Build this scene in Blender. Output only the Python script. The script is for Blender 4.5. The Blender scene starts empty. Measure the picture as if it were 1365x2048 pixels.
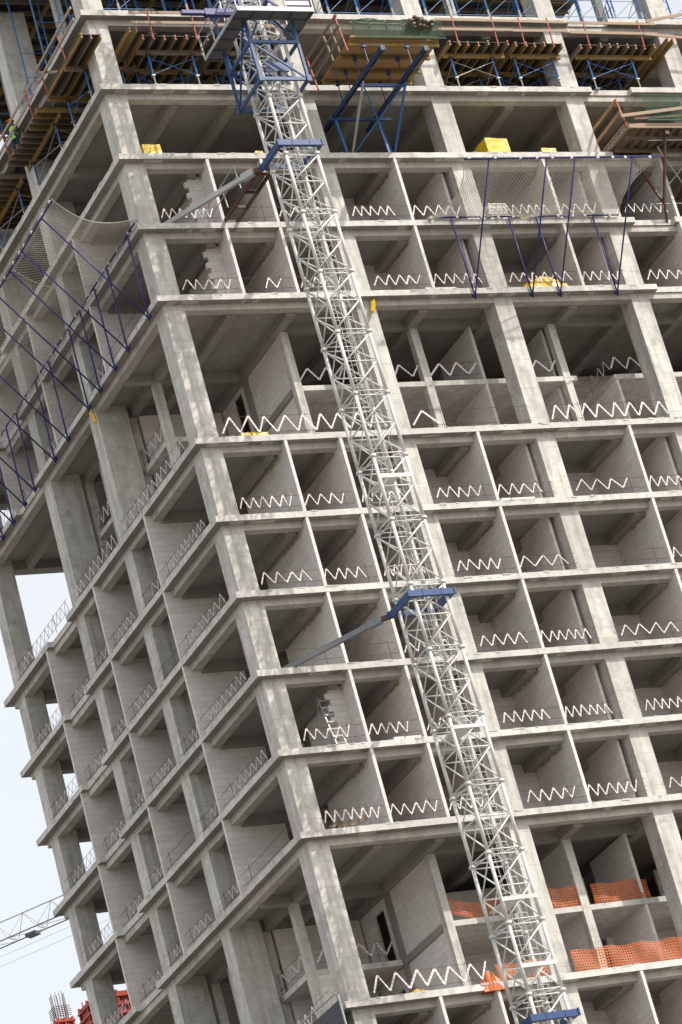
import bpy, math, random
from mathutils import Vector, Matrix
random.seed(7)
rnd = random.random
def U(a, b): return a + (b - a) * rnd()
sc = bpy.context.scene
COL = sc.collection
GROUND = -38.7

# ------------------------------------------------------------------ camera
cam_loc = Vector((-51.177, -98.718, -36.986))
R = Matrix(((0.8897, -0.3813, -0.2504), (-0.0490, 0.4654, -0.8837), (0.4535, 0.7986, 0.3954)))
F = 6990.17
CAMROWS = ((0.88979943, -0.38145977, -0.25049036), (-0.04948434, 0.46501007, -0.88392134), (0.45366097, 0.79890805, 0.39488941))
R = Matrix(CAMROWS)
cd = bpy.data.cameras.new("camera"); cam = bpy.data.objects.new("camera", cd); COL.objects.link(cam)
cd.sensor_fit = 'VERTICAL'; cd.sensor_height = 36.0; cd.lens = F / 2048 * 36
cd.clip_start = 1; cd.clip_end = 6000
m3 = R.transposed() @ Matrix(((1, 0, 0), (0, -1, 0), (0, 0, -1)))
cam.matrix_world = Matrix.Translation(cam_loc) @ m3.to_4x4()
sc.camera = cam
def pix(x, y, z):
    c = R @ (Vector((x, y, z)) - cam_loc)
    return 682.5 + F * c.x / c.z, 1024 + F * c.y / c.z
def inframe(pts, mrg=25):
    P = [pix(*p) for p in pts]
    return max(p[0] for p in P) > -mrg and min(p[0] for p in P) < 1365 + mrg and max(p[1] for p in P) > -mrg and min(p[1] for p in P) < 2048 + mrg

# ------------------------------------------------------------------ materials
def newmat(name):
    m = bpy.data.materials.new(name); m.use_nodes = True
    nt = m.node_tree; b = nt.nodes['Principled BSDF']
    return m, nt, b
def N(nt, t, **kw):
    n = nt.nodes.new(t)
    for k, v in kw.items():
        if k.startswith('i_'):
            n.inputs[k[2:].replace('_', ' ')].default_value = v
        else: setattr(n, k, v)
    return n
def mathn(nt, op, a, b=None, c=None):
    n = nt.nodes.new('ShaderNodeMath'); n.operation = op
    for i, v in enumerate((a, b, c)):
        if v is None: continue
        if isinstance(v, (int, float)): n.inputs[i].default_value = v
        else: nt.links.new(v, n.inputs[i])
    return n.outputs[0]
def mix(nt, fac, a, b, mode='MIX'):
    n = nt.nodes.new('ShaderNodeMix'); n.data_type = 'RGBA'; n.blend_type = mode
    for s, v in ((n.inputs[0], fac), (n.inputs[6], a), (n.inputs[7], b)):
        if isinstance(v, (int, float)): s.default_value = v
        elif isinstance(v, tuple): s.default_value = (v[0], v[1], v[2], 1)
        else: nt.links.new(v, s)
    return n.outputs[2]
def noise(nt, vec, scale, detail=4, rough=.55, mp=None):
    if mp:
        m = N(nt, 'ShaderNodeMapping'); m.inputs['Scale'].default_value = mp; nt.links.new(vec, m.inputs[0]); vec = m.outputs[0]
    n = nt.nodes.new('ShaderNodeTexNoise'); n.inputs['Scale'].default_value = scale
    n.inputs['Detail'].default_value = detail; n.inputs['Roughness'].default_value = rough
    nt.links.new(vec, n.inputs['Vector']); return n.outputs[0]
def ramp(nt, v, a, b):
    n = nt.nodes.new('ShaderNodeMapRange'); n.clamp = True
    n.inputs[1].default_value = a; n.inputs[2].default_value = b
    nt.links.new(v, n.inputs[0]); return n.outputs[0]
def lineat(nt, v, period, w, off=0.0):
    a = mathn(nt, 'ADD', v, off + 500 * period)
    f = mathn(nt, 'FRACT', mathn(nt, 'DIVIDE', a, period))
    return mathn(nt, 'LESS_THAN', f, w / period)
def concrete(name, c, dark=.62, stain_shade=.5, joints=(0, 0, 0), jw=.016, streak=.5, board=0.0):
    m, nt, b = newmat(name)
    tc = N(nt, 'ShaderNodeTexCoord').outputs['Object']
    n1 = noise(nt, tc, .45, 5, .6); n2 = noise(nt, tc, 2.2, 9, .68)
    st = noise(nt, tc, 1.0, 6, .65, (4, 4, .3))
    n3 = noise(nt, tc, 14, 6, .7)
    col = mix(nt, ramp(nt, n1, .3, .7), tuple(x * .74 for x in c), tuple(x * 1.16 for x in c))
    col = mix(nt, mathn(nt, 'MULTIPLY', ramp(nt, st, .45, .68), streak), col, tuple(x * dark for x in c), 'MIX')
    col = mix(nt, mathn(nt, 'MULTIPLY', ramp(nt, n2, .52, .72), stain_shade), col, tuple(x * dark * .9 for x in c))  # stain patches; on columns and rims they also paint in shadow mottling
    col = mix(nt, mathn(nt, 'MULTIPLY', ramp(nt, n2, .48, .30), .35), col, tuple(min(.8, x * 1.28) for x in c))
    col = mix(nt, mathn(nt, 'MULTIPLY', ramp(nt, n3, .4, .75), .22), col, tuple(x * .6 for x in c))
    big = noise(nt, tc, .9, 3, .5)                       # broad patches of paler and darker pours
    col = mix(nt, mathn(nt, 'MULTIPLY', ramp(nt, big, .54, .60), .30), col, tuple(x * .70 for x in c))
    col = mix(nt, mathn(nt, 'MULTIPLY', ramp(nt, noise(nt, tc, 1.7, 3, .5), .60, .64), .35), col, tuple(min(.8, x * 1.22) for x in c))
    rs = noise(nt, tc, 1.0, 4, .6, (9, 9, .5))
    col = mix(nt, mathn(nt, 'MULTIPLY', ramp(nt, rs, .66, .74), .45), col, (c[0] * .62, c[1] * .48, c[2] * .36))
    rv = N(nt, 'ShaderNodeObjectInfo').outputs['Random']
    col = mix(nt, mathn(nt, 'MULTIPLY', rv, .24), col, tuple(x * .55 for x in c))
    sep = N(nt, 'ShaderNodeSeparateXYZ'); nt.links.new(tc, sep.inputs[0])
    for k in range(3):
        if joints[k]:
            ln = lineat(nt, sep.outputs[k], joints[k], jw, .13 * k + .2)
            ln = mathn(nt, 'MULTIPLY', ln, mathn(nt, 'ADD', mathn(nt, 'MULTIPLY', n1, .9), .15))
            col = mix(nt, ln, col, tuple(x * .42 for x in c))
    if board:
        s2 = mathn(nt, 'ADD', sep.outputs[0], sep.outputs[1])
        cell = N(nt, 'ShaderNodeTexWhiteNoise', noise_dimensions='1D')
        nt.links.new(mathn(nt, 'FLOOR', mathn(nt, 'DIVIDE', s2, board)), cell.inputs['W'])
        col = mix(nt, mathn(nt, 'MULTIPLY', cell.outputs[0], .16), col, tuple(x * .6 for x in c))
    nt.links.new(col, b.inputs['Base Color']); b.inputs['Roughness'].default_value = .9
    bp = N(nt, 'ShaderNodeBump'); bp.inputs['Strength'].default_value = .35; bp.inputs['Distance'].default_value = .02
    nt.links.new(mathn(nt, 'ADD', n2, n3), bp.inputs['Height']); nt.links.new(bp.outputs[0], b.inputs['Normal'])
    return m
def blockmat(name, c):
    m, nt, b = newmat(name)
    tc = N(nt, 'ShaderNodeTexCoord').outputs['Object']
    sep = N(nt, 'ShaderNodeSeparateXYZ'); nt.links.new(tc, sep.inputs[0])
    cb = N(nt, 'ShaderNodeCombineXYZ')
    nt.links.new(mathn(nt, 'ADD', sep.outputs[0], sep.outputs[1]), cb.inputs[0]); nt.links.new(sep.outputs[2], cb.inputs[1])
    br = N(nt, 'ShaderNodeTexBrick'); nt.links.new(cb.outputs[0], br.inputs['Vector'])
    br.inputs['Scale'].default_value = 1; br.inputs['Brick Width'].default_value = .6; br.inputs['Row Height'].default_value = .25
    br.inputs['Mortar Size'].default_value = .008; br.inputs['Mortar Smooth'].default_value = .3; br.offset = .45
    br.inputs['Color1'].default_value = (*c, 1); br.inputs['Color2'].default_value = (*[x * .86 for x in c], 1)
    br.inputs['Mortar'].default_value = (*[x * .62 for x in c], 1)
    n1 = noise(nt, tc, .8, 5); n2 = noise(nt, tc, 6, 6, .7)
    col = mix(nt, mathn(nt, 'MULTIPLY', ramp(nt, n1, .42, .7), .5), br.outputs[0], tuple(x * .72 for x in c))
    col = mix(nt, mathn(nt, 'MULTIPLY', ramp(nt, n2, .66, .78), .45), col, tuple(x * .55 for x in c))
    nt.links.new(col, b.inputs['Base Color']); b.inputs['Roughness'].default_value = .95
    bp = N(nt, 'ShaderNodeBump'); bp.inputs['Strength'].default_value = .3; bp.inputs['Distance'].default_value = .01
    nt.links.new(mathn(nt, 'ADD', n2, mathn(nt, 'MULTIPLY', br.outputs['Fac'], -1.0)), bp.inputs['Height']); nt.links.new(bp.outputs[0], b.inputs['Normal'])
    return m
def paint(name, c, rust=.3, rc=(.16, .07, .03), rough=.5, metal=0, sc_=5):
    m, nt, b = newmat(name)
    tc = N(nt, 'ShaderNodeTexCoord').outputs['Object']
    n1 = noise(nt, tc, sc_, 6, .7); n2 = noise(nt, tc, sc_ * 3.1, 5, .7); n0 = noise(nt, tc, .8, 3)
    col = mix(nt, ramp(nt, n0, .3, .7), tuple(x * .85 for x in c), tuple(min(.85, x * 1.1) for x in c))
    col = mix(nt, mathn(nt, 'MULTIPLY', ramp(nt, n1, .58, .72), rust), col, rc)
    col = mix(nt, mathn(nt, 'MULTIPLY', ramp(nt, n2, .5, .75), .3), col, tuple(x * .55 for x in c))
    nt.links.new(col, b.inputs['Base Color']); b.inputs['Roughness'].default_value = rough; b.inputs['Metallic'].default_value = metal
    return m
def wood(name, c, sc_=(1, 1, 12)):
    m, nt, b = newmat(name)
    tc = N(nt, 'ShaderNodeTexCoord').outputs['Object']
    n0 = noise(nt, tc, 1.3, 4); n1 = noise(nt, tc, 4, 6, .7, sc_)
    col = mix(nt, ramp(nt, n1, .3, .75), tuple(min(.8, x * 1.2) for x in c), tuple(x * .6 for x in c))
    col = mix(nt, mathn(nt, 'MULTIPLY', ramp(nt, n0, .5, .7), .4), col, (.24, .21, .18))
    nt.links.new(col, b.inputs['Base Color']); b.inputs['Roughness'].default_value = .8
    return m
M = {}
M['col'] = concrete('column_concrete', (.65, .635, .59), .46, .75, (0, 0, 1.24), streak=.75)  # real stains plus shadow mottling put into the colour by stronger contrast
M['slab'] = concrete('shaded_slab_concrete', (.345, .33, .305), .66, .35, (2.44, 2.44, 0), streak=.2, board=1.22)  # underside colour lowered to paint deeper shade into the ceilings
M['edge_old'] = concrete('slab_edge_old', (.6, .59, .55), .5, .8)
M['edge'] = concrete('slab_edge_concrete', (.69, .675, .635), .42, .9, (2.44, 2.44, 0), .012, streak=.4)  # rim stains deepened so the colour carries shadow mottling too
M['beam'] = concrete('beam_concrete', (.57, .545, .495), .50, .65, (2.44, 2.44, 0), streak=.3)
M['dark'] = concrete('shaded_core_concrete', (.20, .185, .165), .6, .4, (1.2, 1.2, 0))  # dark tone paints deep interior shade on the added core walls
M['foam'] = paint('foam', (.52, .30, .07), .3, (.3, .16, .05), .9)
M['frame'] = concrete('frame_concrete', (.30, .29, .27), .7, .4)
M['block'] = blockmat('aerated_block', (.79, .745, .72))
M['mast'] = paint('mast_paint', (.66, .665, .645), .6, (.34, .19, .10), .5)
M['blue'] = paint('blue_steel', (.017, .06, .19), .3, (.12, .10, .09), .45)
M['dkblue'] = paint('dark_blue_steel', (.018, .045, .11), .4, (.10, .09, .08), .5)
M['propblue'] = paint('prop_blue', (.04, .15, .38), .35, (.15, .13, .12), .45)
M['navy'] = paint('navy_pole', (.018, .024, .16), .2, (.06, .05, .08), .4)
M['red'] = paint('red_steel', (.36, .055, .03), .45, (.12, .05, .03), .55)
M['brown'] = paint('brown_steel', (.09, .035, .025), .5, (.05, .03, .02), .6)
M['galv'] = paint('galvanised', (.42, .43, .43), .35, (.2, .14, .1), .45, .3)
M['grey'] = paint('grey_strut', (.21, .225, .24), .3, (.15, .13, .12), .5)
M['grate'] = paint('dark_grating', (.11, .115, .12), .3, (.1, .07, .05), .6)
M['rebar'] = paint('rebar', (.09, .045, .03), .5, (.04, .02, .015), .8)
M['ybeam'] = wood('yellow_timber', (.27, .175, .045), (1, 1, 1))
M['wbeam'] = wood('weathered_timber', (.20, .15, .105), (1, 1, 1))
M['plank'] = wood('plank', (.36, .27, .19), (6, 1, 6))
M['ply'] = wood('plywood', (.42, .25, .11), (8, 1, 8))
M['film'] = paint('film_faced_ply', (.035, .028, .025), .3, (.08, .06, .05), .6)
M['redend'] = paint('red_end_paint', (.36, .17, .11), .5, (.3, .22, .15), .7, 0, 9)
M['white'] = paint('white_tape', (.70, .685, .68), .4, (.42, .36, .34), .5)
M['tred'] = paint('red_tape', (.58, .22, .23), .2, (.6, .4, .4), .5)
M['yellow'] = paint('yellow_film', (.72, .47, .012), .25, (.5, .28, .01), .33)
M['yellow2'] = paint('yellow_film_dark', (.58, .36, .02), .3, (.4, .22, .02), .35)
M['net'] = paint('net_cord', (.60, .57, .50), .1, (.2, .2, .18), .9)
M['green'] = paint('green_net', (.05, .15, .10), .3, (.02, .05, .04), .9)
M['orange'] = paint('orange_mesh', (.50, .115, .018), .4, (.3, .06, .012), .45)
M['black'] = paint('black_sheet', (.035, .037, .045), .2, (.05, .05, .05), .6)
M['redform'] = paint('red_formwork', (.33, .035, .02), .35, (.12, .04, .03), .5)
M['skin'] = paint('skin', (.45, .26, .18), 0); M['vest'] = paint('hi_vis_vest', (.35, .75, .08), .1, (.3, .6, .1), .6)
M['helmet'] = paint('helmet', (.75, .28, .02), 0, rough=.3); M['trouser'] = paint('work_trousers', (.03, .04, .06), 0, rough=.9)

# ------------------------------------------------------------------ mesh builder
class MB:
    def __init__(s): s.v = []; s.f = []; s.m = []; s.sm = []
    def box(s, x0, y0, z0, x1, y1, z1, mi=0):
        i = len(s.v)
        s.v += [(x0, y0, z0), (x1, y0, z0), (x1, y1, z0), (x0, y1, z0), (x0, y0, z1), (x1, y0, z1), (x1, y1, z1), (x0, y1, z1)]
        s.f += [(i, i+3, i+2, i+1), (i+4, i+5, i+6, i+7), (i, i+1, i+5, i+4), (i+1, i+2, i+6, i+5), (i+2, i+3, i+7, i+6), (i+3, i, i+4, i+7)]
        s.m += [mi] * 6; return s
    def bar(s, a, b, w, h=None, mi=0, up=(0, 0, 1)):
        a = Vector(a); b = Vector(b); d = (b - a).normalized(); h = h or w
        up = Vector(up)
        if abs(d.dot(up)) > .95: up = Vector((0, 1, 0)) if abs(d.y) < .9 else Vector((1, 0, 0))
        x = d.cross(up).normalized(); y = x.cross(d).normalized()
        i = len(s.v)
        for p in (a, b):
            for sx, sy in ((-1, -1), (1, -1), (1, 1), (-1, 1)):
                s.v.append(tuple(p + x * (sx * w / 2) + y * (sy * h / 2)))
        s.f += [(i, i+1, i+2, i+3), (i+7, i+6, i+5, i+4)] + [(i+k, i+4+k, i+4+(k+1) % 4, i+(k+1) % 4) for k in range(4)]
        s.m += [mi] * 6; return s
    def tube(s, pts, r, n=8, mi=0, cap=True):
        pts = [Vector(p) for p in pts]; i0 = len(s.v)
        for k, p in enumerate(pts):
            d = (pts[min(k+1, len(pts)-1)] - pts[max(k-1, 0)]).normalized()
            up = Vector((0, 0, 1)) if abs(d.z) < .9 else Vector((0, 1, 0))
            x = d.cross(up).normalized(); y = x.cross(d).normalized()
            for j in range(n):
                a = 2 * math.pi * j / n + math.pi / n
                s.v.append(tuple(p + x * (r * math.cos(a)) + y * (r * math.sin(a))))
        for k in range(len(pts) - 1):
            for j in range(n):
                a = i0 + k * n + j; b = i0 + k * n + (j + 1) % n
                s.f.append((a, b, b + n, a + n)); s.m.append(mi)
        if cap:
            s.f.append(tuple(range(i0, i0 + n))[::-1]); s.f.append(tuple(range(i0 + (len(pts)-1) * n, i0 + len(pts) * n))); s.m += [mi, mi]
        return s
    def prism(s, poly, z0, z1, mi=0, mtop=None):
        i = len(s.v); n = len(poly)
        s.v += [(x, y, z0) for x, y in poly] + [(x, y, z1) for x, y in poly]
        s.f += [tuple(range(i, i+n))[::-1], tuple(range(i+n, i+2*n))]; s.m += [mtop if mtop is not None else mi] * 2
        for k in range(n):
            a = i + k; b = i + (k + 1) % n
            s.f.append((a, b, b + n, a + n)); s.m.append(mi)
        return s
    def quad(s, *p, mi=0):
        i = len(s.v); s.v += [tuple(q) for q in p]; s.f.append(tuple(range(i, i + len(p)))); s.m.append(mi); return s
    def build(s, name, mats, parent=None, smooth=False):
        if not isinstance(mats, (list, tuple)): mats = [mats]
        off = Vector(parent.location) if parent else Vector((0, 0, 0))
        p = parent.parent if parent else None
        if p: off = off + Vector(p.location)
        me = bpy.data.meshes.new(name)
        me.from_pydata([tuple(Vector(v) - off) for v in s.v] if parent else s.v, [], s.f)
        for mt in mats: me.materials.append(M[mt])
        me.polygons.foreach_set('material_index', s.m)
        if smooth: me.polygons.foreach_set('use_smooth', [True] * len(s.f))
        me.update()
        o = bpy.data.objects.new(name, me); COL.objects.link(o)
        if parent: o.parent = parent
        return o
def tag(o, label=None, cat=None, group=None, kind=None):
    if label: o['label'] = label
    if cat: o['category'] = cat
    if group: o['group'] = group
    if kind: o['kind'] = kind
    return o
def thing(name, loc, label, cat, group=None):
    o = bpy.data.objects.new(name, None); COL.objects.link(o); o.location = loc
    o.empty_display_size = .3
    return tag(o, label, cat, group)
def single(mb, name, mats, label, cat, group=None, smooth=False):
    """a one-mesh thing whose origin is put at its own base centre"""
    xs = [v[0] for v in mb.v]; ys = [v[1] for v in mb.v]; zs = [v[2] for v in mb.v]
    c = Vector(((min(xs)+max(xs))/2, (min(ys)+max(ys))/2, min(zs)))
    mb.v = [tuple(Vector(v) - c) for v in mb.v]
    o = mb.build(name, mats, None, smooth); o.location = c
    return tag(o, label, cat, group)

# ------------------------------------------------------------------ the building
LV = {'T': 39.0, 'L0': 33.19, 'L1': 29.90, 'L2': 26.86, 'L3': 23.86, 'L4': 20.84, 'L5': 15.02, 'L6': 11.93, 'L7': 8.98, 'L8': 5.99, 'L9': 3.01, 'L10': 0.0, 'L11': -6.02, 'L12': -9.02, 'L13': -12.02}
B = thing('unfinished_building', (0, 0, GROUND), 'unfinished grey concrete tower block with open floors, square columns and pale block walls', 'building')
X1, Y1 = 34.0, 22.0
def jedge(a, b, amp=.007):
    a = Vector(a); b = Vector(b); L = (b - a).length; n = max(1, int(L / .34)); d = (b - a).normalized(); nn = Vector((d.y, -d.x))
    return [tuple(a + d * (L * k / n) + nn * (U(-amp, amp) if k else 0)) for k in range(n)]
def outline():
    P = [(0, 0), (21.06, 0), (21.06, .24), (22.9, .24), (22.9, 0), (X1, 0), (X1, Y1), (0, Y1), (0, 16.45), (.24, 16.45), (.24, 14.2), (0, 14.2)]
    out = []
    for i, a in enumerate(P):
        b = P[(i + 1) % len(P)]
        if i in (0, 4, 7, 11): out += jedge(a, b)
        else: out.append(a)
    return out
hidden = MB()
RC = [(.30, 1.10), (8.03, 8.83), (13.88, 14.68), (19.92, 20.72), (25.25, 26.05), (31.0, 31.8)]
LC = [(7.75, 8.52), (13.2, 14.0), (20.5, 21.3)]
order = ['T', 'L0', 'L1', 'L2', 'L3', 'L4', 'L5', 'L6', 'L7', 'L8', 'L9', 'L10', 'L11', 'L12', 'L13']
YB = [(2.90, 3.24), (5.32, 5.66), (8.1, 8.5), (10.8, 11.18), (14.0, 14.4), (17.3, 17.68), (20.0, 20.4), (22.75, 23.1), (25.4, 25.8)]
def addbox(name, mat, x0, y0, z0, x1, y1, z1):
    pts = [(x, y, z) for x in (x0, x1) for y in (y0, y1) for z in (z0, z1)]
    if not inframe(pts): hidden.box(x0, y0, z0, x1, y1, z1); return
    MB().box(x0, y0, z0, x1, y1, z1).build(name, mat, B)
T = .235
for name in order[1:]:
    z = LV[name]
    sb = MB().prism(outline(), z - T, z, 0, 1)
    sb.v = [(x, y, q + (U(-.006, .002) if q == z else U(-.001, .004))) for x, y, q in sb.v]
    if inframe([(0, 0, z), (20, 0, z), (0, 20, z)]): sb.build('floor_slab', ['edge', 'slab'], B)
    else:
        k = len(hidden.v); hidden.v += sb.v; hidden.f += [tuple(i + k for i in f) for f in sb.f]; hidden.m += [0] * len(sb.f)
    zb = z - T - .25
    # edge beams, set back under the slab rim
    eb = MB()
    eb.box(.302, .302, zb, X1 - .3, .66, z - T + .01); eb.box(.302, .66, zb, .66, Y1 - .3, z - T + .01)
    eb.build('edge_beam', 'beam', B)
    cb = MB()
    for a, b_ in YB: cb.box(a, .66, zb - .12, b_, 8.4, z - T + .01)
    cb.box(7.0 if name not in ('L4', 'L10') else 5.76, 2.98 if name not in ('L4', 'L10') else 1.86, zb - .10, X1 - .66, 3.3 if name not in ('L4', 'L10') else 2.16, z - T + .012) if name not in ('L1',) else None
    cb.box(.66, 5.3, zb - .11, 5.3, 5.62, z - T + .013); cb.box(.66, 8.0, zb - .105, 6.0, 8.4, z - T + .013)
    cb.box(.66, 13.3, zb - .11, 6.0, 13.7, z - T + .013); cb.box(.66, 20.7, zb - .11, 6.0, 21.1, z - T + .013)
    cb.box(3.4, 8.4, zb - .12, 3.8, 20.7, z - T + .011)
    if name in ('L4', 'L10'): cb.box(1.76, 2.16, zb - .115, 2.06, 5.3, z - T + .012); cb.box(1.76, 5.62, zb - .115, 2.06, 20.7, z - T + .012)
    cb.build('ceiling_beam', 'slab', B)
for i in range(len(order) - 1):
    zt = LV[order[i]] - T; zb = LV[order[i + 1]]
    if order[i] == 'T': zt = 38.5
    for (a, b_) in RC:
        j = U(-.008, .008)
        addbox('column', 'col', a + j, .296 + U(-.004, .004), zb, b_ + j, 1.12, zt - .002)
    for (a, b_) in LC:
        j = U(-.008, .008)
        addbox('column', 'col', .296 + U(-.004, .004), a + j, zb, 1.55 if a < 20 else 1.12, b_ + j, zt - .002)
# walls
def wy(x, y0, y1, z0, z1, t=.12, name='partition_wall'):      # wall running inwards from the right-hand front
    addbox(name, 'block', x - t / 2, y0, z0, x + t / 2, y1, z1)
def wx(y, x0, x1, z0, z1, t=.12, name='partition_wall'):
    addbox(name, 'block', x0, y - t / 2, z0, x1, y + t / 2, z1)
typ = [('L2', 'L3'), ('L3', 'L4'), ('L5', 'L6'), ('L6', 'L7'), ('L7', 'L8'), ('L8', 'L9'), ('L9', 'L10'), ('L11', 'L12'), ('L12', 'L13')]
def openrim(x, zf, ztop):
    """wall W: flush with the slab rim, notched round the edge beam by simply meeting it"""
    wy(x, .012, 4.05 if x < 4 else 6.1, zf, ztop - T - .004)
for up, lo in typ:
    zt = LV[up]; zf = LV[lo]
    for x in (3.50, 5.70): openrim(x, zf, zt)
    for x in (11.33, 17.82): wy(x, .012, 2.84 if x < 12 else 3.1, zf, zt - T - .004)
    wy(23.12, .012, 3.5, zf, zt - T - .004)
    wy(13.66, .80, 4.2, zf, zt - T - .006); wy(19.72, .8, 4.2, zf, zt - T - .006); wy(7.85, .8, 4.2, zf, zt - T - .006)
    wx(2.9, 8.4, 11.26, zf, zt - T - .006); wx(3.16, 14.3, 17.75, zf, zt - T - .006); wx(4.26, 11.4, 13.6, zf, zt - T - .006)
    wx(4.26, 17.9, 19.66, zf, zt - T - .006); wx(4.3, 20.3, 23.05, zf, zt - T - .006)
    wx(6.16, 3.9, 8.0, zf, zt - T - .006)
    # left-hand front
    for y in (5.50, 11.20, 16.78): wx(y, .012, 2.35 if y < 6 else 3.3, zf, zt - T - .004)
    addbox('partition_wall', 'block', 3.3, 8.5, zf, 3.42, 16.7, zt - T - .006)
    wx(5.5, 3.5, 3.9, zf, zt - T - .01)
for up, lo in typ:
    zt = LV[up] - T - .25
    for x in (5.70, 11.33, 17.82, 3.50):
        if rnd() < .3 or not inframe([(x, 0, zt)]): continue
        mb = MB(); y = .68
        while y < U(1.6, 2.8):
            l = U(.05, .3); mb.box(x - .078 - U(0, .015), y, zt - .14 - U(.0, .03), x - .0605, y + l, zt - .12 + U(0, .02)); y += l + U(0, .25)
        for q in range(3): mb.box(x - .075, .03 + q * .09, zt + .225 - U(0, .03), x - .0605, .03 + q * .09 + U(.03, .08), zt + .24)
        mb.build('foam_seam', 'foam', B)['kind'] = 'stuff'
# toothed stub walls beside the first partition
for up, lo in (('L2', 'L3'), ('L3', 'L4'), ('L8', 'L9')):
    zt = LV[up] - T - .25; zf = LV[lo]
    mb = MB(); n = 11; hh = (zt - zf) / n
    for k in range(n):
        mb.box(2.93 - (.15 if k % 2 else 0), .86, zf + k * hh + .003, 3.438, .99, zf + (k + 1) * hh - .003)
    mb.build('toothed_wall', 'block', B)
# double-height floors with their galleries
for up, lo in (('L4', 'L5'), ('L10', 'L11')):
    zt = LV[up] - T - .36; zf = LV[lo]; zm = zf + 2.94; d2 = up == 'L10'
    g = MB()
    g.box(5.72, 1.86, zm - .2, 14.5, 8, zm); g.box(14.5, 1.86, zm - .2, 17.5, 8, zm); g.box(17.5, 4.15, zm - .2, 19.16, 8, zm)
    g.box(19.16, 1.86, zm - .2, 33, 8, zm)
    g.box(1.76, 5.42, zm - .2, 5.42 if d2 else 3.6, 9.2, zm); g.box(1.76, 11.0, zm - .2, 5.4, 13.6, zm); g.box(3.6, 9.2, zm - .2, 5.4, 11.0, zm)
    g.build('gallery_slab', 'edge', B)
    for a, b_ in ((5.50, 5.80), (10.92, 11.24), (16.92, 17.22), (24.0, 24.3)):
        addbox('slender_column', 'col', a, 1.842, zf, b_, 2.15, zt)
    for y in (5.40, 8.1, 11.4, 13.2):
        addbox('slender_column', 'col', 1.742, y, zf, 2.05, y + .3, zt)
    # tall block wall with its concrete frame
    wy(5.62, 2.15, 5.3, zf, zm - .22, .1, 'tall_wall'); wy(5.62, 2.15, 5.3, zm + .02, zt, .1, 'tall_wall')
    addbox('wall_frame', 'frame', 5.46, 5.3, zf, 5.74, 5.62, zt); addbox('wall_frame', 'frame', 5.46, 2.15, zm - .22, 5.715, 5.3, zm + .02)
    addbox('wall_frame', 'frame', 5.36, 2.15, zt, 5.76, 8.0, LV[up] - T)
    wy(5.62, 5.62, 6.1, zf, zt, .1); wy(5.62, 6.1, 6.9, zm + 2.15, zt, .1); wy(5.62, 6.1, 6.9, zf + 2.1, zm, .1); wy(5.62, 6.9, 8.0, zf, zt, .1)
    wx(8.0, 2.1, 5.5, zf, zm - .2); wx(8.0, 2.1, 5.5, zm, zt)
    wy(13.52, 1.9, 4.6, zf, zm - .202); wy(13.52, 1.9, 4.6, zm + .002, zt)
    wy(16.86, 2.3, 5.2, zf, zm - .202); wy(16.86, 2.3, 5.2, zm + .002, zt); wy(19.26, 1.9, 5.2, zf, zm - .202)
    wy(11.1, 2.3, 5.2, zm + .002 if not d2 else zf, zt) if d2 else None
    wx(5.3, 5.8, 8.0, zf, zm - .202); wx(5.3, 5.8, 13.4, zm + .002, zt - .3) if d2 else wx(6.3, 5.8, 13.4, zm + .002, zt - .3)
    wx(5.3, 8.0, 13.4, zf, zm - .202); wx(5.3, 13.6, 16.8, zf, zm - .202); wx(5.3, 16.9, 19.2, zf, zm - .202); wx(5.3, 19.3, 25, zf, zm - .202)
    wx(6.2, 17, 25, zm + .002, zt)
    wx(5.5, 2.0, 3.6, zf, zm - .202) if d2 else wx(8.6, 1.9, 3.5, zf, zm - .202)
for a in (11.0, 17.0, 24.0): addbox('slender_column', 'col', a, 1.85, LV['L0'], a + .3, 2.15, 38.3)
for y in (5.4, 11.4): addbox('slender_column', 'col', 1.75, y, LV['L0'], 2.05, y + .3, 38.3)
# core walls added to block light and keep the inside dark
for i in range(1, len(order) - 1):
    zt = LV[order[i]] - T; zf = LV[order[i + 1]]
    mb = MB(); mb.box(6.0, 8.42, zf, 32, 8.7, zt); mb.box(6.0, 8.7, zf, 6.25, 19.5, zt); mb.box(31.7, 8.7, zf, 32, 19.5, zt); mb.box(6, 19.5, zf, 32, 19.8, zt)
    mb.build('light_block_core', 'dark', B)
z = LV['L13']
k = 0
while z > GROUND + 3:
    nz = max(z - 3, GROUND); hidden.box(0, 0, nz - T, X1, Y1, nz)
    for (a, b_) in RC: hidden.box(a, .3, nz, b_, 1.1, z - T)
    for (a, b_) in LC: hidden.box(.3, a, nz, 1.5, b_, z - T)
    hidden.box(6, 8.4, nz, 32, 19.8, z - T)
    z = nz
hidden.build('lower_frame', 'beam', B)

gl = MB()
for name in ('L1', 'L2', 'L3', 'L4', 'L5', 'L6', 'L7', 'L8', 'L9', 'L10', 'L11'):
    z = LV[name]
    for k in range(34):
        if rnd() < .6: x = U(.2, 20.8); gl.box(x, -.006 - U(0, .012), z - U(.0, .05) - .02, x + U(.03, .35), .02, z + U(.0, .018))
        else: x = U(.2, 20.8); gl.box(x, U(.01, .1), z - T - U(.006, .02), x + U(.1, .8), .29, z - T + .004)
    for k in range(22):
        y = U(.2, 14); gl.box(-.006 - U(0, .012), y, z - U(0, .06) - .02, .02, y + U(.03, .3), z + U(0, .018))
o_ = gl.build('grout_lumps', 'edge_old', B); o_['kind'] = 'stuff'
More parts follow.
